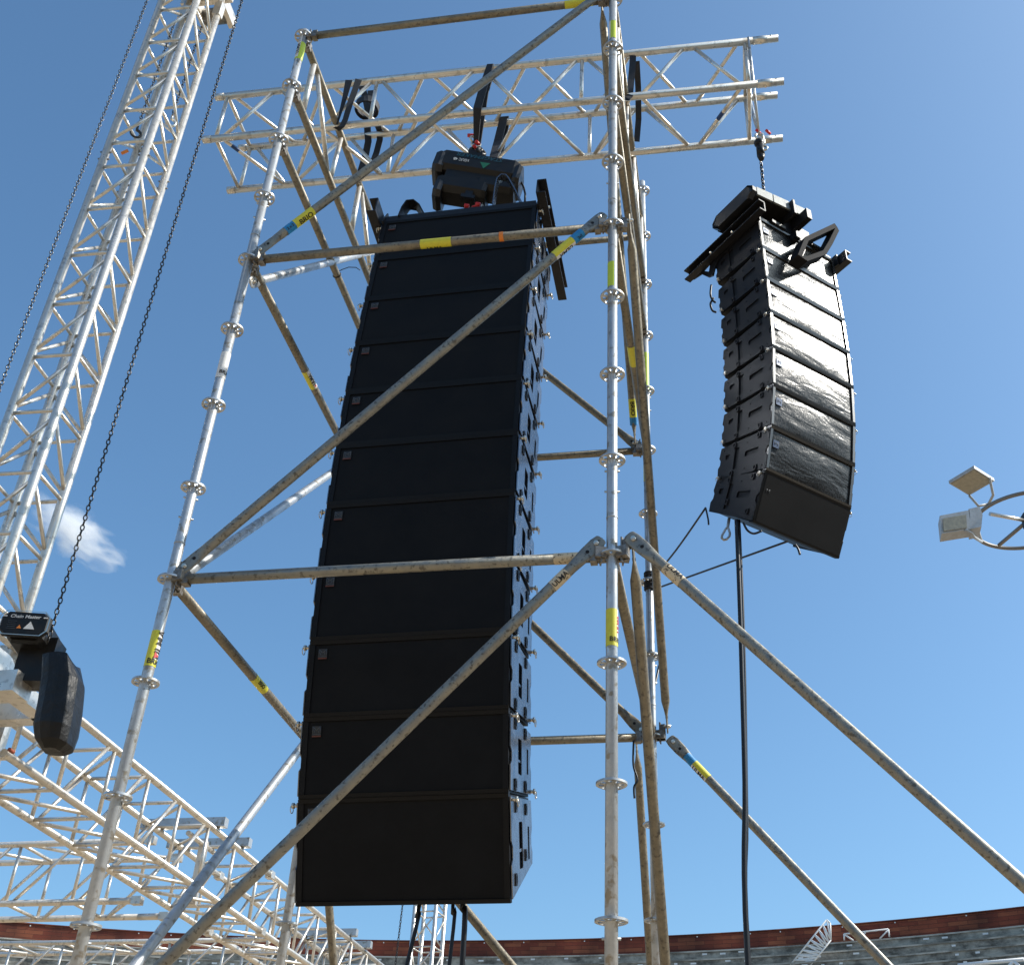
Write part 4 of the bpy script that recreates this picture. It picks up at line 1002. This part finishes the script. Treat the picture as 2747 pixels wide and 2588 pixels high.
e1_ = at_y(2112, 1452, 4.95); cable([e1_, e1_.lerp(rp, .5)-V((0, 0, .03)), rp-V((0, 0, .06))], .0055, 'right tie rope from under the right column to the rear scaffold leg', 'rubber', 'rope', 'tie_rope', 'tie ropes of the right column')
cable([e0, e0+V((.01, 0, -.07)), at_y(1901, 1407, 5.35)], .005, 'short loose rope tail at the rear corner of the right column', 'rubber', 'rope', 'rope_tail', 'rope tails of the right column')
cable([at_y(2133, 1460, 4.95), at_y(2141, 1472, 4.95), at_y(2146, 1487, 4.95)], .006, 'short knotted rope tail under the right column front', 'rubber', 'rope', 'rope_tail', 'rope tails of the right column')
cable([at_y(1994, 1402, 5.1), at_y(2005, 1422, 5.1), at_y(2022, 1431, 5.1), at_y(2043, 1424, 5.1)], .006, 'small black cable loop under the right speaker column', group='cables below the right column')
b = MB(); p = at_y(1947, 1430, 5.25)
lp = [at_y(x, y, 5.25) for x, y in ((1955, 1390), (1952, 1412), (1946, 1420), (1937, 1436), (1936, 1443), (1942, 1448), (1950, 1446), (1957, 1438), (1958, 1430), (1953, 1414), (1957, 1390))]
b.path(lp, .0065, 8); tag(b.build('steel_loop', ['galv'], None, p), 'teardrop steel safety loop hanging under the right speaker column', 'loop')
for i, pts in enumerate((((1908, 765), (1906, 790), (1912, 806), (1920, 812)), ((1914, 800), (1906, 815), (1911, 833), (1922, 838)))):
    cable([at_y(x, y, 5.45) for x, y in pts], .007, ['upper', 'lower'][i]+' small cable loop behind the right speaker column', group='cable loops behind the right column')
cable([at_y(1700, 1985, 6.2), at_y(1699, 2050, 6.2), at_y(1710, 2090, 6.2), at_y(1701, 2110, 6.2), at_y(1702, 2140, 6.2)], .006, 'black cord end dangling by the rear right scaffold joint', 'rubber', 'rope', 'cord_end')
cable([at_y(1768, 1785, 6.35), at_y(1758, 1830, 6.3), at_y(1740, 1890, 6.25), at_y(1722, 1935, 6.2)], .007, 'black cord slanting behind the rear right scaffold tubes', 'rubber', 'rope', 'cord_end')

# ================================================================== FAR THINGS
# floodlight mast
YM = 34.0; rc = at_y(2757, 1397, YM); dep = (rc-C0).dot(CF); Rr = 142*dep/FPX
ms = empty('floodlight_mast', V((rc.x, rc.y, 0)), 'floodlight mast with a round steel lamp ring at the right edge', 'mast')
b = MB(); b.tube((rc.x+.1, rc.y, 0), (rc.x+.1, rc.y, rc.z), .16, 16); b.build('pole', ['mast'], ms)
b = MB(); b.torus(rc, Rr, .07, (V((1, 0, 0)), V((0, 1, .0)).normalized()), 64, 8); b.build('ring', ['mast'], ms)
for px, py, m_ in ((2655, 1378, 'alu'), (2680, 1462, 'mast')):
    q_ = at_z(px, py, rc.z); b = MB(); b.tube(q_, rc, .07, 10); b.build('spoke', [m_], ms)
b = MB(); b.box(rc, (.3, .3, .5)); b.build('hub', ['frame'], ms)
def flood(corners, z, th, label, joint):
    P = [at_z(px, py, z) for px, py in corners]; c = sum(P, V((0, 0, 0)))/4
    rt = empty('floodlight', c, label, 'floodlight', 'floodlights on the mast ring')
    up = V((0, 0, 1)); b = MB(); b.prism(P, up*th); b.prism([p.lerp(c, .25)+up*th for p in P], up*th*.7)
    b.build('housing', ['lampgrey'], rt)
    Q = [p.lerp(c, .1) for p in P]; b = MB(); b.prism([q-up*.02 for q in Q], up*.012); b.build('lens', ['lens'], rt)
    J = at_z(*joint, z-.3); b = MB(); e0, e1 = P[1].lerp(P[2], .5), P[3].lerp(P[0], .5)
    b.path([P[2].lerp(P[1], .25), P[2].lerp(J, .4)-up*.2, J], .05, 6); b.path([P[3], P[3].lerp(J, .4)-up*.3, J], .05, 6); b.build('bracket', ['lampgrey'], rt)
flood([(2546, 1297), (2614, 1256), (2668, 1290), (2600, 1329)], rc.z+1.3, .12, 'upper grey floodlight with dusty square lens on the mast ring', (2652, 1352))
yf = YM-1.4
def fp(px, py, y=0): return at_y(px, py, yf+y)
f2 = empty('floodlight', fp(2560, 1402), 'lower grey floodlight with dusty rectangular lens on the mast ring', 'floodlight', 'floodlights on the mast ring')
b = MB(); bkv = V((.15, 1, -.1))*.45
b.prism([fp(2521, 1383), fp(2600, 1368), (fp(2606, 1418)), fp(2526, 1431)], bkv); b.prism([fp(2598, 1365), fp(2628, 1358), fp(2636, 1380), fp(2633, 1412), fp(2606, 1418)], bkv*1.3); b.build('housing', ['lampgrey'], f2)
b = MB(); b.prism([fp(2530, 1390, -.05), fp(2592, 1380, -.05), fp(2594, 1415, -.05), fp(2532, 1424, -.05)], V((0, .04, 0))); b.build('lens', ['lens'], f2)
b = MB(); b.path([fp(2588, 1421), fp(2606, 1430, .1), fp(2612, 1440, .3), fp(2632, 1452, .9)], .06, 6); b.path([fp(2622, 1395, .3), fp(2622, 1420, .5), fp(2632, 1452, .9)], .06, 6); b.build('bracket', ['lampgrey'], f2)
# white railings in the grandstand
def rail(name, segs, label, R=RR-1.5, r=.026, R2=None):
    P0 = hit_ring(segs[0][0], segs[0][1], R); rt = empty(name, P0, label, 'railing')
    for s_ in segs:
        b = MB(); b.tube(hit_ring(s_[0], s_[1], s_[4] if len(s_) > 4 else R), hit_ring(s_[2], s_[3], s_[5] if len(s_) > 5 else R), r, 8); b.build('rail_tube', ['wpaint'], rt)
segs = [(2218, 2466, 2120, 2588), (2229, 2520, 2175, 2588), (2218, 2466, 2227, 2475), (2227, 2475, 2229, 2520)]
for i in range(9):
    t0 = i/9; xa, ya_ = 2218-98*t0, 2466+122*t0; xb, yb2 = 2229-54*(t0*.9), 2520+68*(t0*.9)
    segs.append((xa, ya_, xb, yb2)); segs.append((xb, yb2, xa-98/9, ya_+122/9))
rail('stair_railing', segs, 'white painted steel lattice railing climbing the grandstand stair')
rail('small_railing', [(2264, 2504, 2383, 2491), (2264, 2504, 2265, 2521), (2383, 2491, 2386, 2512), (2266, 2506, 2290, 2522), (2383, 2493, 2360, 2517), (2300, 2520, 2322, 2500)], 'small white railing frame in front of the brick parapet', RR-.3)
rail('low_railing', [(2570, 2588, 2747, 2572), (2720, 2575, 2700, 2600), (2720, 2575, 2740, 2600)], 'white railing at the lower right corner among the steps', RR-5, .05)
# ---- small cloud
def cloud():
    c = V(ray(195, 1425)).normalized()*2200+C0
    root = None
    b = MB(); X = CR; Y = CU; Z = -CF
    b.sphere((0, 0, 0), 1.0, 0, 24)
    vol = sum(b.v[f[0]].dot(b.v[f[1]].cross(b.v[f[2]])) for f in b.f)
    if vol < 0: b.f = [f[::-1] for f in b.f]
    o = b.build('cloud', [], None); o.data.materials.clear()
    m = bpy.data.materials.new('thin_cloud_vapour'); m.use_nodes = True; t = m.node_tree; n = t.nodes; n.clear()
    out = n.new('ShaderNodeOutputMaterial'); pv = n.new('ShaderNodeVolumePrincipled'); pv.inputs['Color'].default_value = (1, 1, 1, 1); pv.inputs['Anisotropy'].default_value = .0
    tc = n.new('ShaderNodeTexCoord'); no = n.new('ShaderNodeTexNoise'); no.inputs['Scale'].default_value = 1.9; no.inputs['Detail'].default_value = 6; no.inputs['Roughness'].default_value = .6; no.inputs['Distortion'].default_value = .6
    t.links.new(tc.outputs['Object'], no.inputs['Vector'])
    ln = n.new('ShaderNodeVectorMath'); ln.operation = 'LENGTH'; t.links.new(tc.outputs['Object'], ln.inputs[0])
    a = n.new('ShaderNodeMath'); a.operation = 'MULTIPLY'; a.inputs[1].default_value = .42; t.links.new(ln.outputs['Value'], a.inputs[0])
    s_ = n.new('ShaderNodeMath'); s_.operation = 'SUBTRACT'; t.links.new(no.outputs[0], s_.inputs[0]); t.links.new(a.outputs[0], s_.inputs[1])
    mr = n.new('ShaderNodeMapRange'); mr.inputs[1].default_value = .17; mr.inputs[2].default_value = .42; mr.inputs[3].default_value = 0; mr.inputs[4].default_value = .032
    t.links.new(s_.outputs[0], mr.inputs[0]); t.links.new(mr.outputs[0], pv.inputs['Density']); t.links.new(pv.outputs[0], out.inputs['Volume'])
    o.data.materials.append(m)
    k = 2200/FPX; al = math.radians(-34)
    ax1 = X*math.cos(al)+Y*math.sin(al); ax2 = -X*math.sin(al)+Y*math.cos(al)
    sx, sy, sz = 160*k, 68*k, 66*k
    o.matrix_world = Matrix(((ax1.x*sx, ax2.x*sy, Z.x*sz, c.x), (ax1.y*sx, ax2.y*sy, Z.y*sz, c.y), (ax1.z*sx, ax2.z*sy, Z.z*sz, c.z), (0, 0, 0, 1)))
    tag(o, 'small thin white cloud low in the blue sky at left', 'cloud', kind='structure')
cloud()
